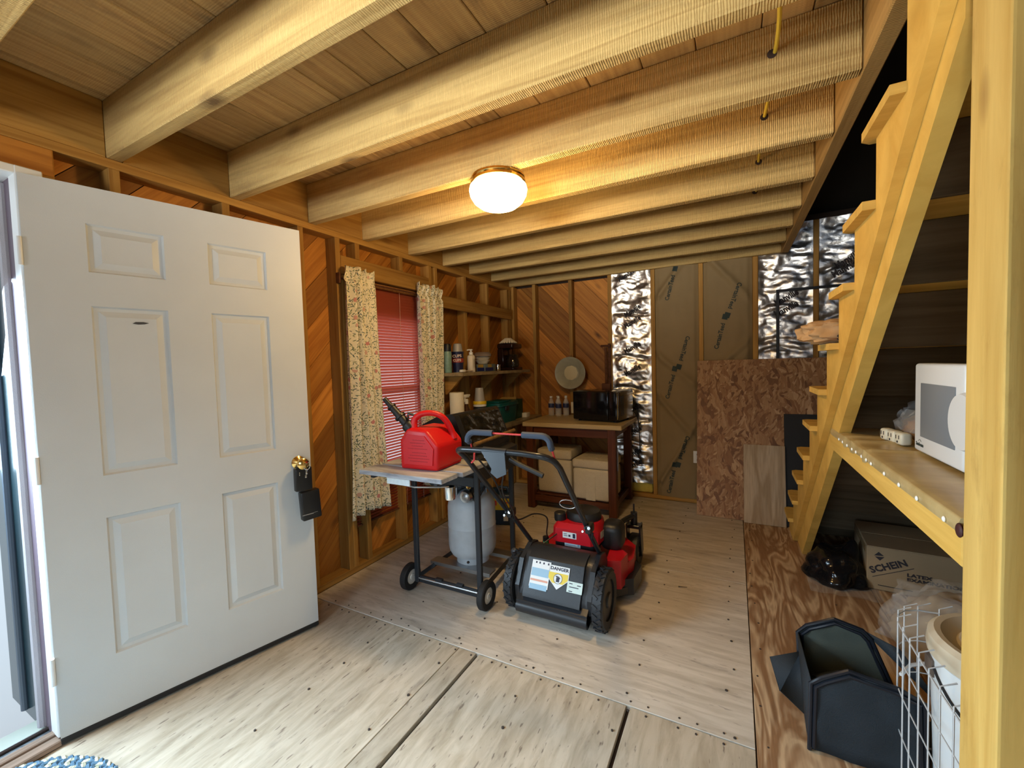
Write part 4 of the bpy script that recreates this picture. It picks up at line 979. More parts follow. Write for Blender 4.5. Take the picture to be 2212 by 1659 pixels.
# ------------------------------------------------------------------ gas grill cart, tank, can
gr = thing('gas_grill', 'black gas grill on a wheeled cart with weathered side shelf', 'grill', (-1.53, 2.2, 0))
Wg = WO(gr)
m_grill = mat('dark_painted_steel', (.022, .026, .032), .38)
m_lid = mat('black_lid_end', (.012, .013, .018), .3)
m_lidfront = mat('wrinkled_black_lid', (.010, .009, .007), .16, bump=.9, bscale=9)
m_slatgrey = wood('weathered_grey_slat', (.50, .52, .56), (.18, .18, .20), rough=.5, knots=.9, stain=.8, stcol=(.05, .04, .04), grain=(3, 16, 16), vary=.1)
for x, y, z1 in ((-1.735, 1.965, .82), (-1.285, 1.975, .80), (-1.335, 2.475, .74), (-1.745, 2.475, .74)):
    g = G(); z0 = .055 if y < 2.2 else .002
    g.span(x-.016, x+.016, y-.012, y+.012, z0, z1); g.out('leg', m_grill, gr, bev=.004, M=Wg)
g = G(); g.span(-1.72, -1.30, 1.962, 1.982, .055, .095); g.span(-1.60, -1.55, 1.960, 1.984, .085, .105); g.span(-1.45, -1.40, 1.960, 1.984, .085, .105); g.out('bottom_rail', m_grill, gr, bev=.003, M=Wg)
g = G(); g.span(-1.73, -1.35, 2.466, 2.484, .06, .095); g.out('bottom_rail', m_grill, gr, bev=.003, M=Wg)
for xa, xb in ((-1.285, -1.335), (-1.735, -1.745)):
    g = G(); g.tube([(xa, 1.98, .085), (xb, 2.47, .085)], .016, 4); g.out('side_rail', m_grill, gr, M=Wg)
m_alurail = mat('dull_aluminium', (.46, .48, .50), .4, 1.0, bump=.1)
for y in (2.165, 2.43):
    g = G(); g.span(-1.765, -1.315, y-.036, y+.036, .104, .112); g.span(-1.765, -1.315, y-.038, y-.034, .090, .112); g.out('tank_rail', m_alurail, gr, bev=.001, M=Wg)
g = G(); g.span(-1.72, -1.30, 1.964, 1.984, .69, .745); g.out('upper_rail', m_grill, gr, bev=.003, M=Wg)
g = G(); g.prism([(-1.72, .86), (-1.70, .72), (-1.62, .66), (-1.45, .66), (-1.38, .72), (-1.355, .86)], 1.99, 2.50, Matrix(((1, 0, 0, 0), (0, 0, 1, 0), (0, 1, 0, 0), (0, 0, 0, 1)))); g.out('firebox', m_grill, gr, 25, .008, 2, Wg)
XZ = Matrix(((1, 0, 0, 0), (0, 0, 1, 0), (0, 1, 0, 0), (0, 0, 0, 1)))
lidp = [(-1.725, .862), (-1.35, .862), (-1.362, .915), (-1.432, 1.085), (-1.452, 1.098), (-1.56, 1.080), (-1.67, 1.03), (-1.715, .95)]
g = G(); g.prism(lidp, 1.985, 2.505, XZ); g.out('lid', m_lid, gr, 25, .010, 2, Wg)
def lf(u, v):
    a = V((-1.359, 0, .90)); b = V((-1.436, 0, 1.088)); q = a*(1-v)+b*v; n_ = V((.93, 0, .38))
    y = 2.03+.47*u; d = .007+.010*abs(noise.noise(V((y*9, v*4, 1.3))))+.006*noise.noise(V((y*22, v*9, 4.3)))
    e = min(1, min(u, 1-u)*14, min(v, 1-v)*14); q = q+n_*(d*e+.001); return V((q.x, y, q.z))
g = G(); g.grid(lf, 60, 30); g.out('wrinkled_front', m_lidfront, gr, 60, M=Wg, fix=False, label='glossy wrinkled black front of the grill lid')
g = G(); g.tube([(-1.315, 2.01, .925), (-1.315, 2.50, .935)], .012, 12); g.out('lid_handle', wood('dark_handle_wood', (.22, .13, .05), (.13, .07, .025), knots=.95), gr, M=Wg, label='wooden grill lid handle')
for y in (2.07, 2.44): g = G(); g.cyl((-1.36, y, .93), (-1.315, y, .93), .006, n=8); g.out('handle_bracket', m_grill, gr, M=Wg)
g = G(); g.prism([(-1.355, .72), (-1.30, .70), (-1.29, .84), (-1.352, .86)], 2.0, 2.49, XZ); g.out('control_panel', m_grill, gr, 25, .004, 1, Wg)
for y in (2.12, 2.26, 2.40): g = G(); g.cyl((-1.297, y, .775), (-1.268, y, .778), .019, n=16); g.out('control_knob', m_blackplastic, gr, M=Wg)
for i, (x0, x1, y0, y1) in enumerate(((-1.742, -1.205, 1.552, 1.682), (-1.722, -1.185, 1.697, 1.825), (-1.715, -1.20, 1.840, 1.958))):
    bar('shelf_slat', x0+1.53, x1+1.53, y0-2.2, y1-2.2, .826, .850, m_slatgrey, gr, .003)
for x in (-1.70, -1.28):
    g = G(); g.span(x-.012, x+.012, 1.60, 1.975, .797, .8255); g.out('shelf_bracket', m_blackmetal, gr, bev=.003, M=Wg)
g = G(); g.span(-1.58, -1.43, 1.585, 1.592, .785, .824); g.out('label_plate', mat('pale_plate', (.60, .66, .68), .4, var=.15, vscale=60), gr, M=Wg)
g = G(); g.tube([(-1.60, 1.61, .786), (-1.42, 1.61, .775), (-1.30, 1.66, .775), (-1.275, 1.70, .77)], .004, 6); g.out('hook_wire', m_steel, gr, M=Wg)
g = G(); g.lathe([(0, 0), (.027, 0), (.029, .01), (.029, .065), (.026, .065), (.026, .006), (0, .006)], (-1.285, 1.72, .70), 20); g.out('grease_cup', m_chrome, gr, M=Wg)
def wheel(parent, name, c, r, w_, tire, hub, hubr, M0, lugs=0):
    MY = Matrix.Translation(c) @ Matrix.Rotation(R(90), 4, 'Y')
    g = G(); h = w_/2
    g.lathe([(hubr, -h*.9), (r*.93, -h), (r, -h*.72), (r, h*.72), (r*.93, h), (hubr, h*.9), (hubr, -h*.9)], n=40)
    if lugs:
        for k in range(lugs):
            a = 2*math.pi*k/lugs
            for sgn in (-1, 1):
                m = Matrix.Rotation(a+(.5*math.pi/lugs if sgn > 0 else -.5*math.pi/lugs), 4, 'Z') @ Matrix.Translation((r, 0, sgn*h*.36)) @ Matrix.Rotation(R(35*sgn), 4, 'X')
                g.box((0, 0, 0), (.012, .012, h*.95), m)
    o = g.out(name, tire, parent, 30, M=M0 @ MY)
    g = G(); g.lathe([(0, -h*.75), (hubr*.35, -h*1.0), (hubr*.4, -h*.7), (hubr*1.02, -h*.6), (hubr*1.02, h*.6), (hubr*.4, h*.7), (hubr*.35, h*1.0), (0, h*.98)], n=28); g.out('hub', hub, o)
    return o
m_hub = mat('pale_hub', (.62, .60, .55), .4)
wheel(gr, 'wheel', (-1.785, 1.955, .083), .080, .040, m_rubber, m_hub, .045, Wg); wheel(gr, 'wheel', (-1.240, 1.965, .083), .080, .040, m_rubber, m_hub, .045, Wg)
g = G(); g.cyl((-1.80, 1.960, .083), (-1.215, 1.966, .083), .006, n=8); g.out('axle', m_steel, gr, M=Wg)

tk = thing('propane_tank', 'pale grey propane tank resting on the rails of the grill cart', 'gas tank', (-1.525, 2.27, .113))
m_tank = mat('scuffed_grey_paint', (.46, .50, .54), .45, var=.18, vscale=18, bump=.06, bscale=40)
g = G(); g.lathe([(.06, .045), (.10, .038), (.135, .052), (.150, .08), (.1545, .11), (.1545, .232), (.1565, .236), (.1565, .240), (.1545, .244), (.1545, .36), (.150, .385), (.132, .418), (.095, .443), (.05, .455), (0, .458)], n=48); g.out('tank_body', m_tank, tk)
g = G(); g.lathe([(.102, .0), (.106, .0), (.104, .05), (.100, .05)], n=40); g.out('foot_ring', m_tank, tk)
g = G(); g.cyl((.03, -.108, .022), (.03, -.1, .022), .008, n=10); g.out('drain_hole', m_seam, tk)
g = G()
for i in range(22):
    a0 = R(20+i*10); a1 = R(30+i*10)
    for (ra, rb) in ((.104, .107),):
        g.bm.faces.new([g.bm.verts.new((ra*math.cos(a), ra*math.sin(a), z)) for a, z in ((a0, .435), (a1, .435), (a1, .545), (a0, .545))])
o = g.out('collar', m_tank, tk, 60, fix=False); md = o.modifiers.new('t', 'SOLIDIFY'); md.thickness = .004
g = G(); g.cyl((0, 0, .455), (0, 0, .52), .016, n=14); g.cyl((0, 0, .52), (0, 0, .55), .026, n=10); g.cyl((0, 0, .49), (.02, -.06, .49), .013, n=12); g.out('valve', m_brass, tk)
RG = Matrix.Translation((.052, -.135, .455)) @ Matrix.Rotation(R(96), 4, 'X')
g = G(); g.lathe([(0, .028), (.012, .028), (.014, .018), (.022, .012), (.036, .014), (.040, .004), (.040, -.012), (.03, -.022), (0, -.024)], n=32); g.out('regulator', m_steel, tk, M=RG)
g = G(); g.tube([(.055, -.10, .46), (.065, -.05, .50), (.06, 0, .52), (.03, .02, .50)], .017, 8); g.out('inlet_tube', m_blackplastic, tk)
g = G(); g.tube(smooth([(.07, -.10, .46), (.115, -.12, .42), (.125, -.125, .37), (.118, -.12, .34), (.105, -.11, .36), (.11, -.08, .44), (.13, .0, .52)]), .008, 8); g.out('gas_hose', m_rubber, tk)

gc = thing('gas_can', 'red plastic gas can with black spout on the grill side shelf', 'gas can', (-1.43, 1.77, .8505), 3)
m_red = mat('red_fuel_plastic', (.58, .008, .012), .38, bump=.05, bscale=200)
g = G(); b = bmesh.new(); gg = G(); gg.bm.free(); gg.bm = b
gg.prism([(-.118, .004), (-.105, 0), (.105, 0), (.118, .012), (.120, .13), (.052, .205), (-.070, .212), (-.118, .150)], -.118, .118, XZ)
bmesh.ops.bevel(b, geom=b.edges[:], offset=.016, segments=3, affect='EDGES', profile=.5)
body = gg.out('can_body', m_red, gc, 40)
g = G(); g.prism([(-.088, .03), (.088, .03), (.096, .115), (.042, .178), (-.060, .182), (-.092, .14)], -.1235, -.116, XZ); g.out('raised_face', m_red, gc, 30, .003, 2)
g = G(); hp = [V((-.070, -.06, .195)), V((-.066, -.055, .245)), V((-.045, -.045, .272)), V((-.01, -.03, .283)), V((.03, -.01, .280)), V((.062, .012, .262)), V((.082, .035, .225)), V((.094, .055, .175)), V((.10, .06, .14))]
g.tube(smooth(hp, 4), .016, 14, rr=[a_+(b_-a_)*k/4 for a_, b_ in zip([.024, .018, .0155, .015, .015, .0155, .016, .018], [.018, .0155, .015, .015, .0155, .016, .018, .022]) for k in range(4)]+[.022]); g.out('carry_handle', m_red, gc)
g = G()
for k in range(9): g.tube([(-.1195, .10-k*.0, .035+k*.014), (-.1195, -.105, .035+k*.014)], .0035, 6)
g.out('grip_ribs', m_red, gc)
sb, stp = V((-.088, -.06, .205)), V((-.235, -.085, .362)); sd = (stp-sb)
g = G()
for a, b_, r0, r1 in ((-.02, .12, .034, .034), (.12, .17, .034, .024), (.17, .36, .024, .022), (.36, .42, .030, .030), (.42, .70, .021, .019), (.70, .74, .024, .024), (.74, 1.0, .015, .013)): g.cyl(sb+sd*a, sb+sd*b_, r0, r1, 18)
g.out('spout', m_blackplastic, gc)
g = G(); g.tube([sb+sd*.15+V((.02, -.01, .03)), sb+sd*.30+V((.035, 0, .035)), sb+sd*.12+V((.06, .02, .04))], .007, 8); g.out('trigger', m_blackplastic, gc)
g = G()
for i, (a, b_) in enumerate(((-.030, .045), (-.045, .045), (-.035, .03), (-.06, .062), (-.035, .05), (-.05, .05), (-.06, .068), (-.05, .055))):
    z = .155-i*.0145-(.006 if i > 3 else 0)
    x = a
    while x < b_: w_ = random.uniform(.003, .009); g.span(x, x+w_, -.1243, -.1232, z-.0022, z+.0022); x += w_+.003
o = g.out('embossed_lines', mat('dark_red_emboss', (.40, .006, .012), .5), gc); o['kind'] = 'stuff'

jg = thing('washer_fluid_jug', 'dark blue jug with yellow label on the floor behind the grill', 'jug', (-1.815, 3.16, .003), 20)
m_jug = mat('dark_blue_jug', (.012, .03, .06), .4)
g = G(); g.bbox((0, 0, .135), (.21, .17, .27), .022, 3); g.lathe([(.03, .268), (.03, .30), (.026, .302), (0, .302)], (-.05, 0, 0), 16); g.out('jug_body', m_jug, jg)
g = G(); g.tube([(.07, 0, .265), (.06, 0, .305), (0, 0, .312), (-.03, 0, .295)], .014, 8); g.out('jug_handle', m_jug, jg)
g = G(); g.span(-.09, .09, -.0870, -.0852, .135, .235); g.out('yellow_label', mat('yellow_label', (.50, .38, .02), .5), jg)
g = G(); g.span(-.075, -.02, -.0885, -.0868, .175, .215); g.span(.03, .085, -.0885, -.0868, .195, .205); g.out('red_print', mat('red_print', (.45, .04, .02), .5), jg)
g = G(); g.span(.035, .075, -.0870, -.0852, .04, .095); g.out('white_code_label', mat('off_white_label', (.55, .55, .5), .6), jg)

# ------------------------------------------------------------------ lawn mower
lm = thing('lawn_mower', 'red and black push mower with folding handle on the plywood floor', 'lawn mower', (-.85, 2.45, 0.0))
Wl = WO(lm)
m_bp = mat('dusty_black_plastic', (.020, .023, .028), .36, var=.3, vscale=8, bump=.06, bscale=80)
m_tire = mat('scuffed_black_tire', (.022, .025, .030), .5, var=.4, vscale=30)
m_mred = mat('mower_red', (.48, .008, .018), .3)
wheel(lm, 'rear_wheel', (-1.100, 2.10, .154), .150, .055, m_tire, m_bp, .10, Wl, 22); wheel(lm, 'rear_wheel', (-.598, 2.085, .154), .150, .058, m_tire, m_bp, .10, Wl, 22)
YZX = SY
g = G(); g.prism([(1.975, .045), (1.955, .075), (1.955, .115), (1.985, .135), (1.990, .16), (2.075, .305), (2.11, .328), (2.17, .338), (2.245, .318), (2.27, .06)], -1.045, -.652, YZX); g.out('rear_housing', m_bp, lm, 30, .010, 2, Wl)
g = G(); g.prism([(1.968, .130), (1.955, .140), (1.962, .158), (2.053, .315), (2.095, .336), (2.15, .345), (2.15, .332), (2.09, .318), (1.985, .150)], -1.008, -.690, YZX); g.out('rear_flap', m_bp, lm, 30, .006, 2, Wl)
g = G(); g.tube([(-1.045, 1.975, .075), (-.652, 1.975, .075)], .034, 14); g.out('rear_apron', m_bp, lm, M=Wl)
for x in (-1.052, -.645):
    g = G(); g.prism([(1.99, .10), (1.98, .18), (2.05, .30), (2.16, .345), (2.24, .33), (2.28, .27), (2.24, .10)], x-.013, x+.013, YZX); g.out('side_arch', m_bp, lm, 30, .006, 2, Wl)
FX = V((1, 0, 0)); FY = V((0, .098, .174)).normalized()
def onflap(x, s): return V((x, 1.962+.098*s, .158+.174*s))+V((0, -.871, .491))*.0025
def sticker(pts, x, s, m, name='sticker', dz=0.0, label=None):
    g = G(); g.prism(pts, 0, .0008); return g.out(name, m, lm, M=Wl @ frame(onflap(x, s)+V((0, -.871, .491))*dz, FX, FY), label=label)
rect = lambda w_, h_: [(-w_/2, -h_/2), (w_/2, -h_/2), (w_/2, h_/2), (-w_/2, h_/2)]
m_stk = mat('sticker_white', (.78, .84, .88), .35); m_stb = mat('sticker_blue', (.30, .52, .72), .4); m_sty = mat('sticker_yellow', (.78, .62, .06), .4); m_sto = mat('sticker_orange', (.70, .35, .25), .4); m_sti = mat('sticker_ink', (.02, .02, .05), .5)
sticker(rect(.108, .135), -.925, .52, m_stk, label='white and blue instruction sticker')
sticker(rect(.100, .040), -.926, .56, m_stb, 'blue_text_block', .0008); sticker(rect(.100, .026), -.926, .20, m_stb, 'blue_text_block', .0008); sticker(rect(.100, .010), -.926, .36, m_sto, 'orange_line', .0008)
for i, x in enumerate((-.955, -.935, -.912, -.885)): sticker(rect(.008, .010), x, .80, m_sti, 'pictogram', .0008)
sticker([(-.058, .052), (.058, .052), (.058, -.012), (0, -.062), (-.058, -.012)], -.822, .55, m_stk, label='white and yellow danger sticker')
sticker([(-.054, .018), (.054, .018), (.054, -.010), (.030, -.033), (-.030, -.033), (-.054, -.010)], -.822, .55, m_sty, 'yellow_field', .0008)
text('DANGER', .022, Wl @ frame(onflap(-.820, .735)+V((0, -.871, .491))*.0012, FX, FY), m_sti, lm, 'printed_lettering', .0008, xs=1.15)
sticker([(.024*math.cos(k*.3142), .024*math.sin(k*.3142)) for k in range(20)], -.822, .50, m_stk, 'white_disc', .0016)
g = G(); g.lathe([(.0225, 0), (.0245, 0), (.0245, .0006), (.0225, .0006), (.0225, 0)], n=24); g.span(-.009, .009, -.016, .004, 0, .0006)
for k in range(4): g.span(-.009+k*.0048, -.0062+k*.0048, .002, .014-.002*abs(k-1), 0, .0006)
g.prism([(-.015, .010), (-.012, .014), (.014, .004), (.012, .001)], .0006, .0010); g.out('hand_pictogram', m_sti, lm, M=Wl @ frame(onflap(-.822, .50)+V((0, -.871, .491))*.0028, FX, FY))
sticker(rect(.082, .052), -.727, .38, mat('sticker_mint', (.60, .76, .76), .4), label='small pale green data sticker')
for dx, s_, w_ in ((-.022, .46, .018), (.022, .44, .020), (-.004, .38, .050), (-.020, .28, .020)): sticker(rect(w_, .004), -.727+dx, s_, m_sti, 'print_line', .0008)
# deck
g = G(); dk = [(-1.08, 2.30), (-.63, 2.30), (-.565, 2.38), (-.535, 2.50), (-.56, 2.68), (-.66, 2.80), (-.85, 2.83), (-1.02, 2.80), (-1.12, 2.66), (-1.13, 2.45)]
g.prism(dk, .070, .205); g.out('deck', m_mred, lm, 40, .025, 3, Wl)
g = G(); g.prism([(-.64, 2.28), (-.565, 2.31), (-.552, 2.42), (-.60, 2.47), (-.66, 2.44)], .10, .262); g.out('deck_shoulder', m_mred, lm, 40, .022, 3, Wl)
g = G(); g.prism([(x*1.0+(.02 if x > -.85 else -.02), y) for x, y in dk], .045, .085); g.out('deck_skirt', m_bp, lm, 40, .01, 2, Wl)
g = G(); g.prism([(-.575, 2.36), (-.515, 2.40), (-.505, 2.58), (-.56, 2.64)], .035, .13); g.out('side_chute', m_bp, lm, 40, .012, 2, Wl)
# engine
g = G(); g.lathe([(0, 0), (.10, 0), (.11, .02), (.11, .05), (.09, .06)], (-.835, 2.46, .20), 24); g.out('crankcase', mat('cast_aluminium', (.36, .37, .40), .4, 1.0, bump=.2), lm, M=Wl)
g = G(); g.bbox((-.845, 2.44, .290), (.25, .22, .075), .02, 3); g.out('engine_block', m_blackplastic, lm, M=Wl)
g = G(); sp = [(-.955, 2.30), (-.735, 2.30), (-.700, 2.34), (-.688, 2.46), (-.73, 2.58), (-.85, 2.62), (-.96, 2.56), (-.985, 2.42), (-.975, 2.32)]
A = [g.bm.verts.new((x, y, .315)) for x, y in sp]; cx = -.838; cyy = 2.455
B = [g.bm.verts.new((cx+(x-cx)*.97, cyy+(y-cyy)*.97, .395)) for x, y in sp]; C_ = [g.bm.verts.new((cx+(x-cx)*.84, cyy+(y-cyy)*.84, .425)) for x, y in sp]
for P, Q in ((A, B), (B, C_)):
    for i in range(len(P)): j = (i+1) % len(P); g.bm.faces.new((P[i], P[j], Q[j], Q[i]))
g.bm.faces.new(C_); g.bm.faces.new(A[::-1]); g.out('engine_shroud', m_mred, lm, 30, .006, 2, Wl)
g = G(); g.lathe([(.105, 0), (.108, .03), (.098, .05), (.06, .062), (0, .064)], (-.825, 2.46, .422), 32); g.out('recoil_cover', m_blackplastic, lm, M=Wl)
for k in range(12):
    a = k*.5236; 
    g = G(); g.box((.072, 0, .0), (.04, .010, .008), Matrix.Translation((-.825, 2.46, .479)) @ Matrix.Rotation(a, 4, 'Z') @ Matrix.Rotation(R(18), 4, 'Y')); g.out('cooling_fin', m_blackmetal, lm, M=Wl)
g = G(); g.lathe([(0, 0), (.034, 0), (.036, .01), (.036, .045), (.03, .05), (0, .05)], (-.945, 2.37, .420), 20); g.out('fuel_cap', m_blackplastic, lm, M=Wl)
g = G(); g.bbox((-.655, 2.50, .33), (.13, .16, .165), .045, 4); g.out('air_cleaner', m_blackplastic, lm, M=Wl)
g = G(); g.box((0, 0, 0), (.085, .0008, .036)); g.out('white_label', m_stk, lm, M=Wl @ Matrix.Translation((-.862, 2.3005, .362)))
for dx, dz, w_, h_ in ((-.026, .006, .02, .003), (-.024, -.004, .022, .003), (.0, -.002, .012, .012), (.028, 0, .016, .026)):
    g = G(); g.box((0, 0, 0), (w_, .0008, h_)); g.out('pictogram', m_sti, lm, M=Wl @ Matrix.Translation((-.862+dx, 2.2998, .362+dz)))
g = G(); g.box((0, 0, 0), (.098, .0012, .030)); g.out('white_label', m_stk, lm, M=Wl @ Matrix.Translation((-.855, 2.3288, .297)))
for dx, dz, w_, h_ in ((-.012, -.003, .062, .004), (-.012, .006, .062, .002), (.038, -.002, .012, .014)):
    g = G(); g.box((0, 0, 0), (w_, .001, h_)); g.out('print_line', m_stb, lm, M=Wl @ Matrix.Translation((-.855+dx, 2.328, .297+dz)))
g = G(); g.box((0, 0, 0), (.0012, .05, .04)); g.out('cream_label', mat('cream_label', (.50, .46, .36), .5), lm, M=Wl @ Matrix.Translation((-.6935, 2.40, .36)) @ rotz(-6))
g = G(); g.cyl((-1.045, 2.37, .205), (-1.045, 2.37, .30), .018, n=14); g.out('oil_filler', m_blackplastic, lm, M=Wl)
g = G(); g.cyl((-1.045, 2.37, .232), (-1.045, 2.37, .275), .0195, n=14, caps=False); g.out('green_band', mat('green_band', (.06, .42, .24), .5), lm, M=Wl)
# front caster
g = G(); g.tube(smooth([(-.70, 2.60, .205), (-.685, 2.62, .27), (-.672, 2.66, .31), (-.645, 2.73, .335), (-.605, 2.82, .342)]), .017, 10); g.out('caster_arm', m_blackmetal, lm, M=Wl)
g = G(); g.cyl((-.60, 2.835, .27), (-.60, 2.835, .365), .022, n=14); g.cyl((-.60, 2.835, .365), (-.60, 2.835, .42), .006, n=8); g.out('caster_pivot', m_blackmetal, lm, M=Wl)
for x in (-.643, -.557): g = G(); g.prism([(2.79, .29), (2.87, .29), (2.90, .09), (2.84, .07)], x-.005, x+.005, SY); g.out('caster_fork', m_blackmetal, lm, 30, .002, 1, Wl)
g = G(); g.span(-.648, -.552, 2.80, 2.87, .262, .285); g.out('fork_bridge', m_blackmetal, lm, bev=.003, M=Wl)
wheel(lm, 'caster_wheel', (-.60, 2.865, .104), .102, .070, m_tire, m_bp, .05, Wl)
# handle
hl = [(-1.082, 2.27, .285), (-1.12, 2.10, .50), (-1.138, 2.02, .585), (-1.15, 1.68, .93)] + arc((-1.10, 1.625, .972), .05, 180, 90, 5, (1, 0, 0), (0, -.72, .42)) + [(-.95, 1.588, .997), (-.80, 1.587, .995)] + arc((-.735, 1.625, .955), .075, 90, 0, 6, (1, 0, 0), (0, -.6, .5)) + [(-.662, 1.67, .925), (-.672, 1.98, .61), (-.668, 2.10, .47), (-.655, 2.26, .285)]
g = G(); g.tube(hl, .0135, 12); g.out('handle_tube', m_blackmetal, lm, M=Wl)
for x, y, z in ((-1.128, 2.06, .545), (-.670, 2.05, .53)):
    g = G(); g.bbox((x+.012, y, z), (.035, .07, .05), .012); g.cyl((x, y-.02, z), (x, y-.045, z+.012), .006, n=8); g.cyl((x+.02, y+.03, z-.035), (x+.02, y+.01, z-.06), .005, n=8); g.out('fold_knob', m_blackplastic, lm, M=Wl)
    g = G(); g.cyl((x+.02, y-.035, z+.01), (x+.02, y-.042, z+.013), .008, n=10); g.cyl((x-.012, y-.03, z-.012), (x-.012, y-.042, z-.008), .006, n=10); g.out('bolt_head', m_steel, lm, M=Wl)
g = G(); g.tube([(-.755+.1*math.cos(a*.4488)*.45, 2.0+.0*a, .655+.022*math.sin(a*.4488)) for a in range(14)], .0022, 6, True); g.out('rope_guide', m_steel, lm, M=Wl)
bail = [(-1.058, 1.60, .985), (-1.050, 1.572, 1.03)] + arc((-1.010, 1.545, 1.045), .038, 180, 90, 5) + [(-.73, 1.545, 1.083)] + arc((-.688, 1.545, 1.045), .038, 90, 0, 5) + [(-.655, 1.572, 1.02), (-.668, 1.64, .96)]
g = G(); g.tube(bail, .0042, 8); g.out('bail_bar', mat('red_bail_rod', (.62, .05, .05), .3), lm, M=Wl, label='red wire bail')
m_grip = mat('blue_black_foam', (.045, .062, .095), .65)
g = G(); g.tube([(-1.050, 1.563, 1.036)] + arc((-1.010, 1.545, 1.045), .038, 180, 90, 5) + [(-.915, 1.545, 1.0835)], .0135, 10); g.out('foam_grip', m_grip, lm, M=Wl)
g = G(); g.tube([(-.775, 1.545, 1.0835)] + arc((-.688, 1.545, 1.045), .038, 90, 0, 5) + [(-.652, 1.56, 1.03)], .0135, 10); g.out('foam_grip', m_grip, lm, M=Wl)
g = G(); g.tube([(-1.056, 1.61, .975), (-1.065, 1.62, .94), (-1.08, 1.62, .925)], .0042, 8); g.out('bail_end', mat('red_bail_rod', (.62, .05, .05), .3), lm, M=Wl)
g = G(); g.tube([(-.992, 1.587, .996), (-.873, 1.587, .994)], .0175, 12); P4 = [(-.060, .0), (.058, .0), (.074, -.088), (.030, -.110), (-.004, -.088), (.0, -.072)]
g.prism(P4, 0, .004, Matrix.Translation((-.932, 1.570, .995)) @ Matrix.Rotation(R(78), 4, 'X')); g.out('control_bracket', m_grill, lm, M=Wl)
g = G()
for dx, dz in ((-.038, -.022), (.04, -.022), (.058, -.078)): g.cyl((-.932+dx, 1.569+dz*-.2, .995+dz), (-.932+dx, 1.560+dz*-.2, .995+dz), .006, n=10)
g.out('screw_head', m_steel, lm, M=Wl)
g = G(); g.tube([(-.868, 1.60, .965), (-.83, 1.605, .945), (-.715, 1.61, .902)], .011, 10); g.out('speed_lever', m_blackplastic, lm, M=Wl)
m_cabl = mat('black_cable', (.012, .012, .013), .45)
g = G(); g.tube(smooth([(-1.045, 1.62, .95), (-1.04, 1.75, .82), (-1.085, 1.95, .62), (-1.09, 2.08, .50), (-1.04, 2.20, .50), (-.99, 2.27, .46), (-1.02, 2.33, .34), (-1.02, 2.36, .29)]), .0042, 6); g.out('control_cable', m_cabl, lm, M=Wl)
g = G(); g.tube(smooth([(-.90, 1.60, .90), (-.965, 1.70, .78), (-1.00, 1.86, .64), (-1.09, 2.06, .51), (-1.05, 2.18, .34), (-1.02, 2.20, .31), (-.97, 2.26, .34), (-.94, 2.31, .36)]), .0038, 6); g.out('throttle_cable', m_cabl, lm, M=Wl)
g = G(); g.tube([(-1.155, 2.16, .25), (-1.140, 2.14, .17)], .004, 6); g.sph((-1.158, 2.165, .268), .024, (1, .8, .9)); g.out('height_lever', mat('grey_knob', (.05, .055, .065), .4), lm, M=Wl)

# ------------------------------------------------------------------ key lock box hanging on the door knob
kb = thing('key_lockbox', 'black realtor style key lockbox hanging from the brass door knob', 'lockbox', (0, 0, 0))
kb['label'] = 'black hinged key lockbox hanging from the brass door knob'
KM = DM @ Matrix.Translation((.888, .878, .048))
kb.matrix_world = KM
m_kb = mat('matte_black_case', (.008, .009, .011), .35)
g = G(); g.bbox((0, -.055, 0), (.082, .118, .034), .006, 2); g.out('upper_case', m_kb, kb)
g = G(); g.bbox((.018, -.195, .002), (.094, .150, .044), .007, 2); g.out('lower_case', m_kb, kb, M=Matrix.Rotation(R(3), 4, 'Z'))
g = G(); g.tube([(-.025, 0, 0), (-.025, .02, .0), (-.012, .042, 0), (.012, .042, 0), (.025, .02, 0), (.025, 0, 0)], .006, 8); g.out('shackle', m_kb, kb)
g = G(); g.tube([(.012+.016*math.cos(a*.5236), .012+.02*math.sin(a*.5236), .026) for a in range(12)], .0015, 6, True); g.out('key_ring', m_chrome, kb)
g = G(); g.bbox((.012, -.018, .0185), (.010, .030, .003), .001); g.bbox((.008, -.042, .0185), (.010, .014, .003), .001); g.bbox((-.022, -.024, .018), (.004, .018, .002), .0008); g.out('key', m_chrome, kb)
g = G(); g.span(-.02, .035, -.240, -.236, .0235, .0245); g.span(.036, .056, -.236, -.2345, .0235, .0245); g.out('grey_print_line', mat('grey_print', (.25, .25, .25), .5), kb)

# ------------------------------------------------------------------ right side: boxes and bags under the stairs
bx = thing('cardboard_box', 'brown cardboard carton printed with black lettering under the stairs', 'box', (1.00, 3.31, .004), -4)
m_card = mat('brown_cardboard', (.34, .24, .135), .8, var=.1)
g = G(); g.box((0, 0, .126), (.60, .46, .25)); g.out('carton', m_card, bx, 20, .003)
for s in (-1, 1): g = G(); g.box((0, s*.115, .2525), (.596, .222, .003)); g.out('flap', m_card, bx)
g = G(); g.span(-.3025, -.3005, -.2, .2, .2, .24); g.out('packing_tape', mat('clear_brown_tape', (.30, .20, .10), .15), bx)
FB = lambda x, z: frame((x, -.2312, z), (1, 0, 0), (0, 0, 1))
t34 = R(26)
text('SCHEIN', .052, frame((-.205, -.2312, .148), (math.cos(t34), 0, math.sin(t34)), (-math.sin(t34), 0, math.cos(t34))), m_ink, bx, 'printed_lettering', .002, xs=1.0)
g = G(); g.prism([(-.020, .002), (.0, .026), (.024, .006)], 0, .0008); g.prism([(-.016, -.004), (.026, 0), (.006, -.024)], 0, .0008); g.out('printed_emblem', m_ink, bx, M=frame((-.248, -.2312, .200), (1, 0, 0), (0, 0, 1)))
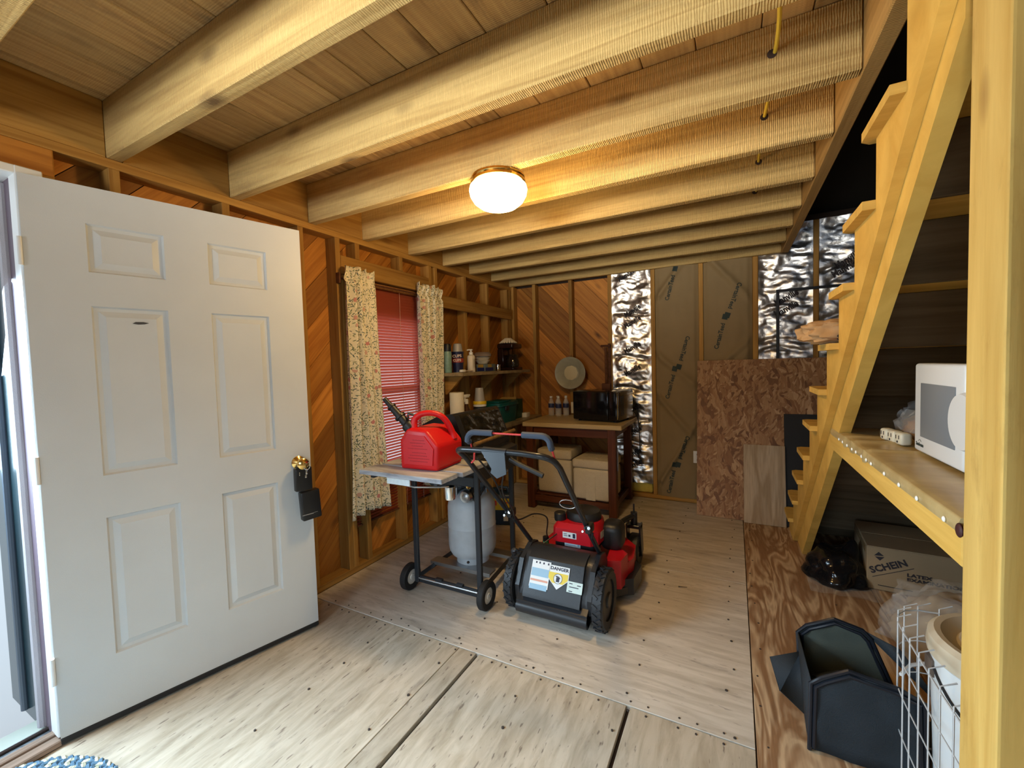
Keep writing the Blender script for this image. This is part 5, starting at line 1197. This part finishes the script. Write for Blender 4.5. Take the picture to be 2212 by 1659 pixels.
g = G(); g.box((0, 0, 0), (.20, .003, .0008)); g.out('printed_rule', m_ink, bx, M=frame((-.185, -.2312, .118), (math.cos(t34), 0, math.sin(t34)), (-math.sin(t34), 0, math.cos(t34))))
text('LATEX', .026, FB(-.125, .118), m_ink, bx, 'printed_lettering', .0012, xs=1.35, align='LEFT')
text('EXAMINATION GLOVES', .026, FB(-.125, .092), m_ink, bx, 'printed_lettering', .0012, xs=1.35, align='LEFT')
g = G(); g.span(-.25, -.10, -.2312, -.2302, .028, .032); g.out('small_print_line', m_ink, bx)

def blob(f, nu, nv, name, m, par, M=None):
    g = G()
    def q(u, v):
        th = 2*math.pi*u; ph = math.pi*(v-.5); d = V((math.cos(ph)*math.cos(th), math.cos(ph)*math.sin(th), math.sin(ph))); return f(d)
    g.grid(q, nu, nv); bmesh.ops.remove_doubles(g.bm, verts=g.bm.verts[:], dist=1e-4); return g.out(name, m, par, 60, M=M)
t = thing('black_plastic_bag', 'crumpled black plastic bag on the floor beside the carton', 'bag', (.56, 3.20, .003))
m_bag = mat('black_polythene', (.007, .007, .008), .14, bump=.5, bscale=14)
def fb(d):
    n_ = noise.fractal(d*1.5+V((3, 1, 7)), 1, 2, 2); r_ = 1+.30*n_
    p = V((d.x*.155*r_, d.y*.20*r_, max(0, d.z*.13*r_+.035))); pk = math.exp(-((d.x-.62)**2+(d.y-.3)**2)/.12); p.z += .10*pk*max(0, d.z); p.z = max(0, p.z); return p
blob(fb, 60, 30, 'bag_film', m_bag, t)
g = G(); 
def sheetf(u, v):
    x = -.17+.34*u; y = -.28+.2*v; return V((x, y, .004+.012*abs(noise.noise(V((x*12, y*12, 5))))))
g.grid(sheetf, 24, 14); g.out('torn_clear_edge', mat('clear_film', (.85, .85, .82), .1, alpha=.16), t, 60, fix=False)

sb_ = thing('soft_bag', 'black fabric grass bag with piped house shaped end panels', 'bag', (.36, 1.90, .003))
Ws = WO(sb_)
m_fab = mat('black_woven_fabric', (.016, .023, .030), .75, bump=.3, bscale=300); m_fab2 = mat('dark_olive_mesh_fabric', (.065, .075, .06), .85, bump=.3, bscale=350); m_pipe = mat('glossy_black_piping', (.012, .015, .022), .28)
P1 = [V((.226, 1.72, .005)), V((.232, 1.735, .235)), V((.262, 1.735, .262)), V((.335, 1.735, .310)), V((.47, 1.745, .285)), V((.53, 1.745, .26)), V((.53, 1.72, .005))]
P2 = [V((.236, 2.04, .02)), V((.228, 2.05, .232)), V((.258, 2.05, .268)), V((.350, 2.05, .318)), V((.44, 2.05, .296)), V((.465, 2.05, .27)), V((.56, 2.04, .02))]
def panel(P, name, m, lab):
    c = sum(P, V((0, 0, 0)))/len(P); g = G(); vs = [g.bm.verts.new(p) for p in P]; g.bm.faces.new(vs)
    bmesh.ops.triangulate(g.bm, faces=g.bm.faces[:]); bmesh.ops.subdivide_edges(g.bm, edges=g.bm.edges[:], cuts=7, use_grid_fill=True)
    for v in g.bm.verts: v.co.y += .012*noise.noise(V((v.co.x*14, v.co.z*14, P[0].y)))
    o = g.out(name, m, sb_, 60, M=Ws, fix=False, label=lab); md = o.modifiers.new('t', 'SOLIDIFY'); md.thickness = .006
panel(P1, 'end_panel', m_fab, 'front black fabric end panel'); panel(P2, 'end_panel', m_fab2, 'rear dark olive fabric end panel')
for P in (P1, P2):
    for off in (0, .016):
        c = V((.37, P[0].y, .14)); g = G(); g.tube([p+(c-p).normalized()*off+V((0, -.006, 0)) for p in P], .0075, 8); g.out('piping', m_pipe, sb_, M=Ws)
g = G()
for i in range(len(P1)-1):
    if i == 3 or i == 2 or i == 4 or i == 5:
        g.bm.faces.new([g.bm.verts.new(p) for p in (P1[i]*.97+V((.011, .06, 0)), P1[i+1]*.97+V((.011, .06, 0)), P2[i+1]-V((0, .08, .16)), P2[i]-V((0, .08, .16)))])
g.bm.faces.new([g.bm.verts.new(p) for p in (P1[0], P1[1], P2[1], P2[0])])
g.bm.faces.new([g.bm.verts.new(p) for p in (P2[4], P2[5], P2[5]+V((.16, -.20, -.10)), P2[4]+V((.10, -.05, -.02)))])
g.bm.faces.new([g.bm.verts.new(p) for p in (P1[0]+V((0, .03, .0)), P1[6], P2[6]+V((.1, 0, -.015)), P2[0]+V((0, 0, -.012)))])
o = g.out('side_fabric', m_fab, sb_, 30, M=Ws, fix=False); md = o.modifiers.new('t', 'SOLIDIFY'); md.thickness = .003
g = G(); g.bm.faces.new([g.bm.verts.new(p) for p in ((.127, 2.0, .123), (.236, 2.03, .160), (.236, 2.03, .02), (.232, 1.88, .004), (.160, 1.975, .004))]); g.bm.faces.new([g.bm.verts.new(p) for p in ((.127, 2.0, .123), (.160, 1.975, .004), (.185, 2.06, .03))])
o = g.out('loose_flap', m_fab, sb_, 30, M=Ws, fix=False); md = o.modifiers.new('t', 'SOLIDIFY'); md.thickness = .002

# ------------------------------------------------------------------ wire pen, white bin and clear bag
pen = thing('wire_basket', 'silver wire mesh panel curved in front of the white bin', 'wire pen', (.50, 1.58, .003))
Wp = WO(pen); m_wire = mat('bright_wire', (.72, .75, .78), .25, .35)
path = [(.60, 1.86), (.545, 1.855), (.505, 1.835), (.480, 1.80), (.466, 1.75), (.463, 1.69), (.462, 1.63), (.462, 1.56), (.462, 1.49), (.462, 1.42), (.464, 1.35), (.466, 1.28), (.470, 1.21)]
def top(i): return .520 if i < 5 else .520
for i, (x, y) in enumerate(path):
    g = G(); g.tube([(x, y, .02), (x, y, top(i)), (x+.035, y+.01, top(i)+.012)], .0021, 6); g.out('upright_wire', m_wire, pen, M=Wp)
for z, r_ in ((.03, .0032), (.16, .0019), (.29, .0019), (.40, .0019), (.505, .0028)):
    g = G(); g.tube([(x, y, z) for x, y in path], r_, 6); g.out('cross_wire', m_wire, pen, M=Wp)
g = G(); g.tube([(.462, 1.70, .36), (.50, 1.76, .362), (.56, 1.80, .362), (.62, 1.81, .362)], .006, 6); g.out('clip_bar', m_wire, pen, M=Wp)

bn = thing('white_bin', 'white plastic drum with cream lid behind the wire panel', 'bin', (.735, 1.70, .003))
m_binw = mat('glossy_white_plastic', (.80, .84, .85), .25)
g = G(); g.lathe([(0, 0), (.185, 0), (.188, .004), (.198, .44), (.202, .445), (.202, .46), (.197, .462)], n=48); g.out('drum', m_binw, bn)
g = G(); g.lathe([(.206, .448), (.208, .47), (.204, .500), (.190, .512), (.175, .510), (.150, .492), (.140, .488), (.132, .496), (0, .500)], n=48); g.out('lid', mat('cream_lid', (.62, .54, .40), .5, var=.08), bn, 25)
g = G(); g.bbox((-.200, .02, .40), (.012, .05, .055), .004); g.out('latch', mat('brown_latch', (.12, .09, .07), .5), bn)
g = G(); g.tube([(.200*math.cos(R(a))*-1, -.200*math.sin(R(a)), .402-.10*math.sin(R((a-5)*1.6))) for a in range(2, 80, 6)], .004, 6); g.out('black_bail', m_rubber, bn)
t = thing('blue_booklet', 'small blue and white booklet lying on the cream bin lid', 'booklet', (.655, 1.60, .5045), 25)
g = G(); g.box((0, 0, .003), (.16, .10, .005)); g.out('pages', m_stk, t); g = G(); g.box((.005, .002, .0066), (.155, .098, .002)); g.out('blue_cover', mat('royal_blue', (.01, .03, .30), .4), t)
t = thing('clear_bag', 'clear plastic bag bundle with brown paper behind the bin', 'bag', (.83, 2.40, .003))
def fc(d):
    n_ = noise.fractal(d*2.1+V((8, 3, 2)), 1, 2, 4); r_ = 1+.25*n_; return V((d.x*.20*r_, d.y*.20*r_, max(0, .15+d.z*.16*r_)))
blob(fc, 48, 24, 'brown_paper', m_card, t)
def fc2(d):
    n_ = noise.fractal(d*2.9+V((1, 3, 9)), 1, 2, 4); r_ = 1+.25*n_; return V((d.x*.235*r_, d.y*.235*r_, max(0, .17+d.z*.19*r_)))
blob(fc2, 48, 24, 'clear_film', mat('clear_film', (.85, .85, .82), .1, alpha=.16), t)

# ------------------------------------------------------------------ on the plank shelf
mw = thing('white_microwave', 'white microwave oven on the vinyl shelf behind the post', 'microwave', (.74, 1.68, 1.0335))
m_mw = mat('microwave_white', (.76, .78, .78), .3)
g = G(); g.bbox((.02, 0, .155), (.32, .475, .29), .008, 2); g.out('case', m_mw, mw)
g = G(); g.bbox((-.165, .062, .157), (.055, .352, .296), .010, 3); g.out('door', m_mw, mw)
g = G(); g.bbox((-.165, -.178, .157), (.055, .122, .296), .010, 3); g.out('control_panel', m_mw, mw)
g = G(); g.bbox((-.192, .055, .152), (.006, .245, .178), .002); g.out('window', mat('grey_microwave_window', (.21, .235, .26), .35), mw)
g = G(); g.lathe([(.0, .012), (.075, .010), (.080, .0), (.080, -.004)], n=40); g.out('curved_handle', m_mw, mw, M=Matrix.Translation((-.194, -.128, .15)) @ Matrix.Rotation(R(-90), 4, 'Y'))
text('Sunbeam', .017, frame((-.1932, .185, .035), (0, -1, 0), (0, 0, 1)), m_inkgreen, mw, 'printed_lettering', .0003)
g = G(); g.tube([(0, .014*math.cos(R(a)), .016*math.sin(R(a))) for a in range(40, 150, 10)], .0008, 5); g.out('printed_arc', m_inkgreen, mw, M=Matrix.Translation((-.1928, .185, .035)))
for y in (-.2, .2):
    for x in (-.1, .14): g = G(); g.cyl((x, y, 0), (x, y, .012), .014, n=10); g.out('foot', m_rubber, mw)
t = thing('outlet_adapter', 'ivory multi outlet power adapter lying on the vinyl shelf', 'power adapter', (.545, 2.085, 1.0335), 10)
for k in range(3):
    g = G(); g.bbox((0, .058-k*.052, .025), (.036, .048, .046), .010, 3); o = g.out('outlet', mat('ivory_outlet', (.70, .66, .52), .35), t)
    g = G(); g.span(-.0192, -.0176, .066-k*.052, .069-k*.052, .024, .038); g.span(-.0192, -.0176, .047-k*.052, .050-k*.052, .024, .038); g.cyl((-.0192, .058-k*.052, .014), (-.0176, .058-k*.052, .014), .004, n=10); g.out('slot', m_ink, o)
t = thing('bread_bag', 'clear bag over a brown paper loaf on the shelf behind the microwave', 'bag', (.70, 2.14, 1.0335))
def fd(d):
    n_ = noise.fractal(d*2.1+V((8, 33, 2)), 1, 2, 4); r_ = 1+.2*n_; return V((d.x*.12*r_, d.y*.14*r_, max(0, .05+d.z*.06*r_)))
blob(fd, 40, 20, 'brown_loaf', mat('brown_loaf', (.22, .10, .03), .6), t)
def fe(d):
    n_ = noise.fractal(d*3+V((18, 3, 2)), 1, 2, 4); r_ = 1+.25*n_; return V((d.x*.135*r_, d.y*.155*r_, max(0, .075+d.z*.085*r_)))
blob(fe, 40, 20, 'clear_film', mat('clear_film', (.85, .85, .82), .1, alpha=.16), t)
t = thing('paper_bag', 'crumpled brown paper bag lying on a stair tread', 'bag', (.44, 2.30, 1.4268))
def ff(d):
    n_ = noise.fractal(d*2.6+V((2, 5, 12)), 1, 2, 4); r_ = 1+.22*n_
    sg = lambda a, p: math.copysign(abs(a)**p, a)
    return V((sg(d.x, .6)*.175*r_, sg(d.y, .7)*.085*r_, max(0, .052+sg(d.z, .7)*.05*r_)))
blob(ff, 56, 28, 'crumpled_paper', mat('kraft_bag_paper', (.52, .32, .15), .7, bump=.3, bscale=18), t)
text('S', .03, frame((-.05, -.092, .022), (1, 0, 0), (0, 0, 1)), m_ink, t, 'printed_lettering', .001)
t = thing('dark_knob', 'dark glossy oval knob on the stair underside board', 'knob', (.83, 2.434-.012, 1.49))
t.location = (.79, 2.392, 1.49)
g = G(); g.sph((0, 0, 0), .04, (1, .45, .42)); g.out('oval_knob', mat('dark_gloss', (.006, .003, .003), .08), t)
g = G(); g.cyl((0, 0, 0), (0, .025, 0), .012, n=12); g.out('stem', m_blackplastic, t)

# ------------------------------------------------------------------ rug and a loose screw
rg = thing('braided_rug', 'oval blue and cream braided rug corner by the doorway', 'rug', (-1.90, .22, .0))
m_ra = mat('blue_yarn', (.09, .17, .25), .95, bump=.5, bscale=160, var=.3, vscale=60); m_rb = mat('cream_yarn', (.55, .55, .42), .95, bump=.5, bscale=160, var=.2, vscale=60)
RA, RB = .40, .36
for ci, (m, ph) in enumerate(((m_ra, 0), (m_rb, 2.094), (m_ra, 4.189))):
    g = G(); turns = 13; pts = []; w_ = ph
    per = 220
    for i in range(turns*per):
        f_ = i/(turns*per); s = 1-f_*.96; a = 2*math.pi*i/per; w_ += 2*math.pi*40*s/per
        rx, ry = RA*s+.009*math.sin(w_), RB*s+.009*math.sin(w_)
        pts.append((rx*math.cos(a), ry*math.sin(a), .0125+.004*math.sin(2*w_)))
    g.tube(pts, .0078, 5); g.out('braid_strand', m, rg)
t = thing('loose_screw', 'single rusty screw lying on the plywood floor', 'screw', (-.30, 2.66, .0045), 15)
g = G(); g.cyl((0, 0, 0), (.045, 0, 0), .0022, .001, 8); g.cyl((-.004, 0, 0), (0, 0, 0), .0045, .0025, 10); g.out('screw_shaft', mat('rusty_nail', (.05, .04, .035), .7), t)
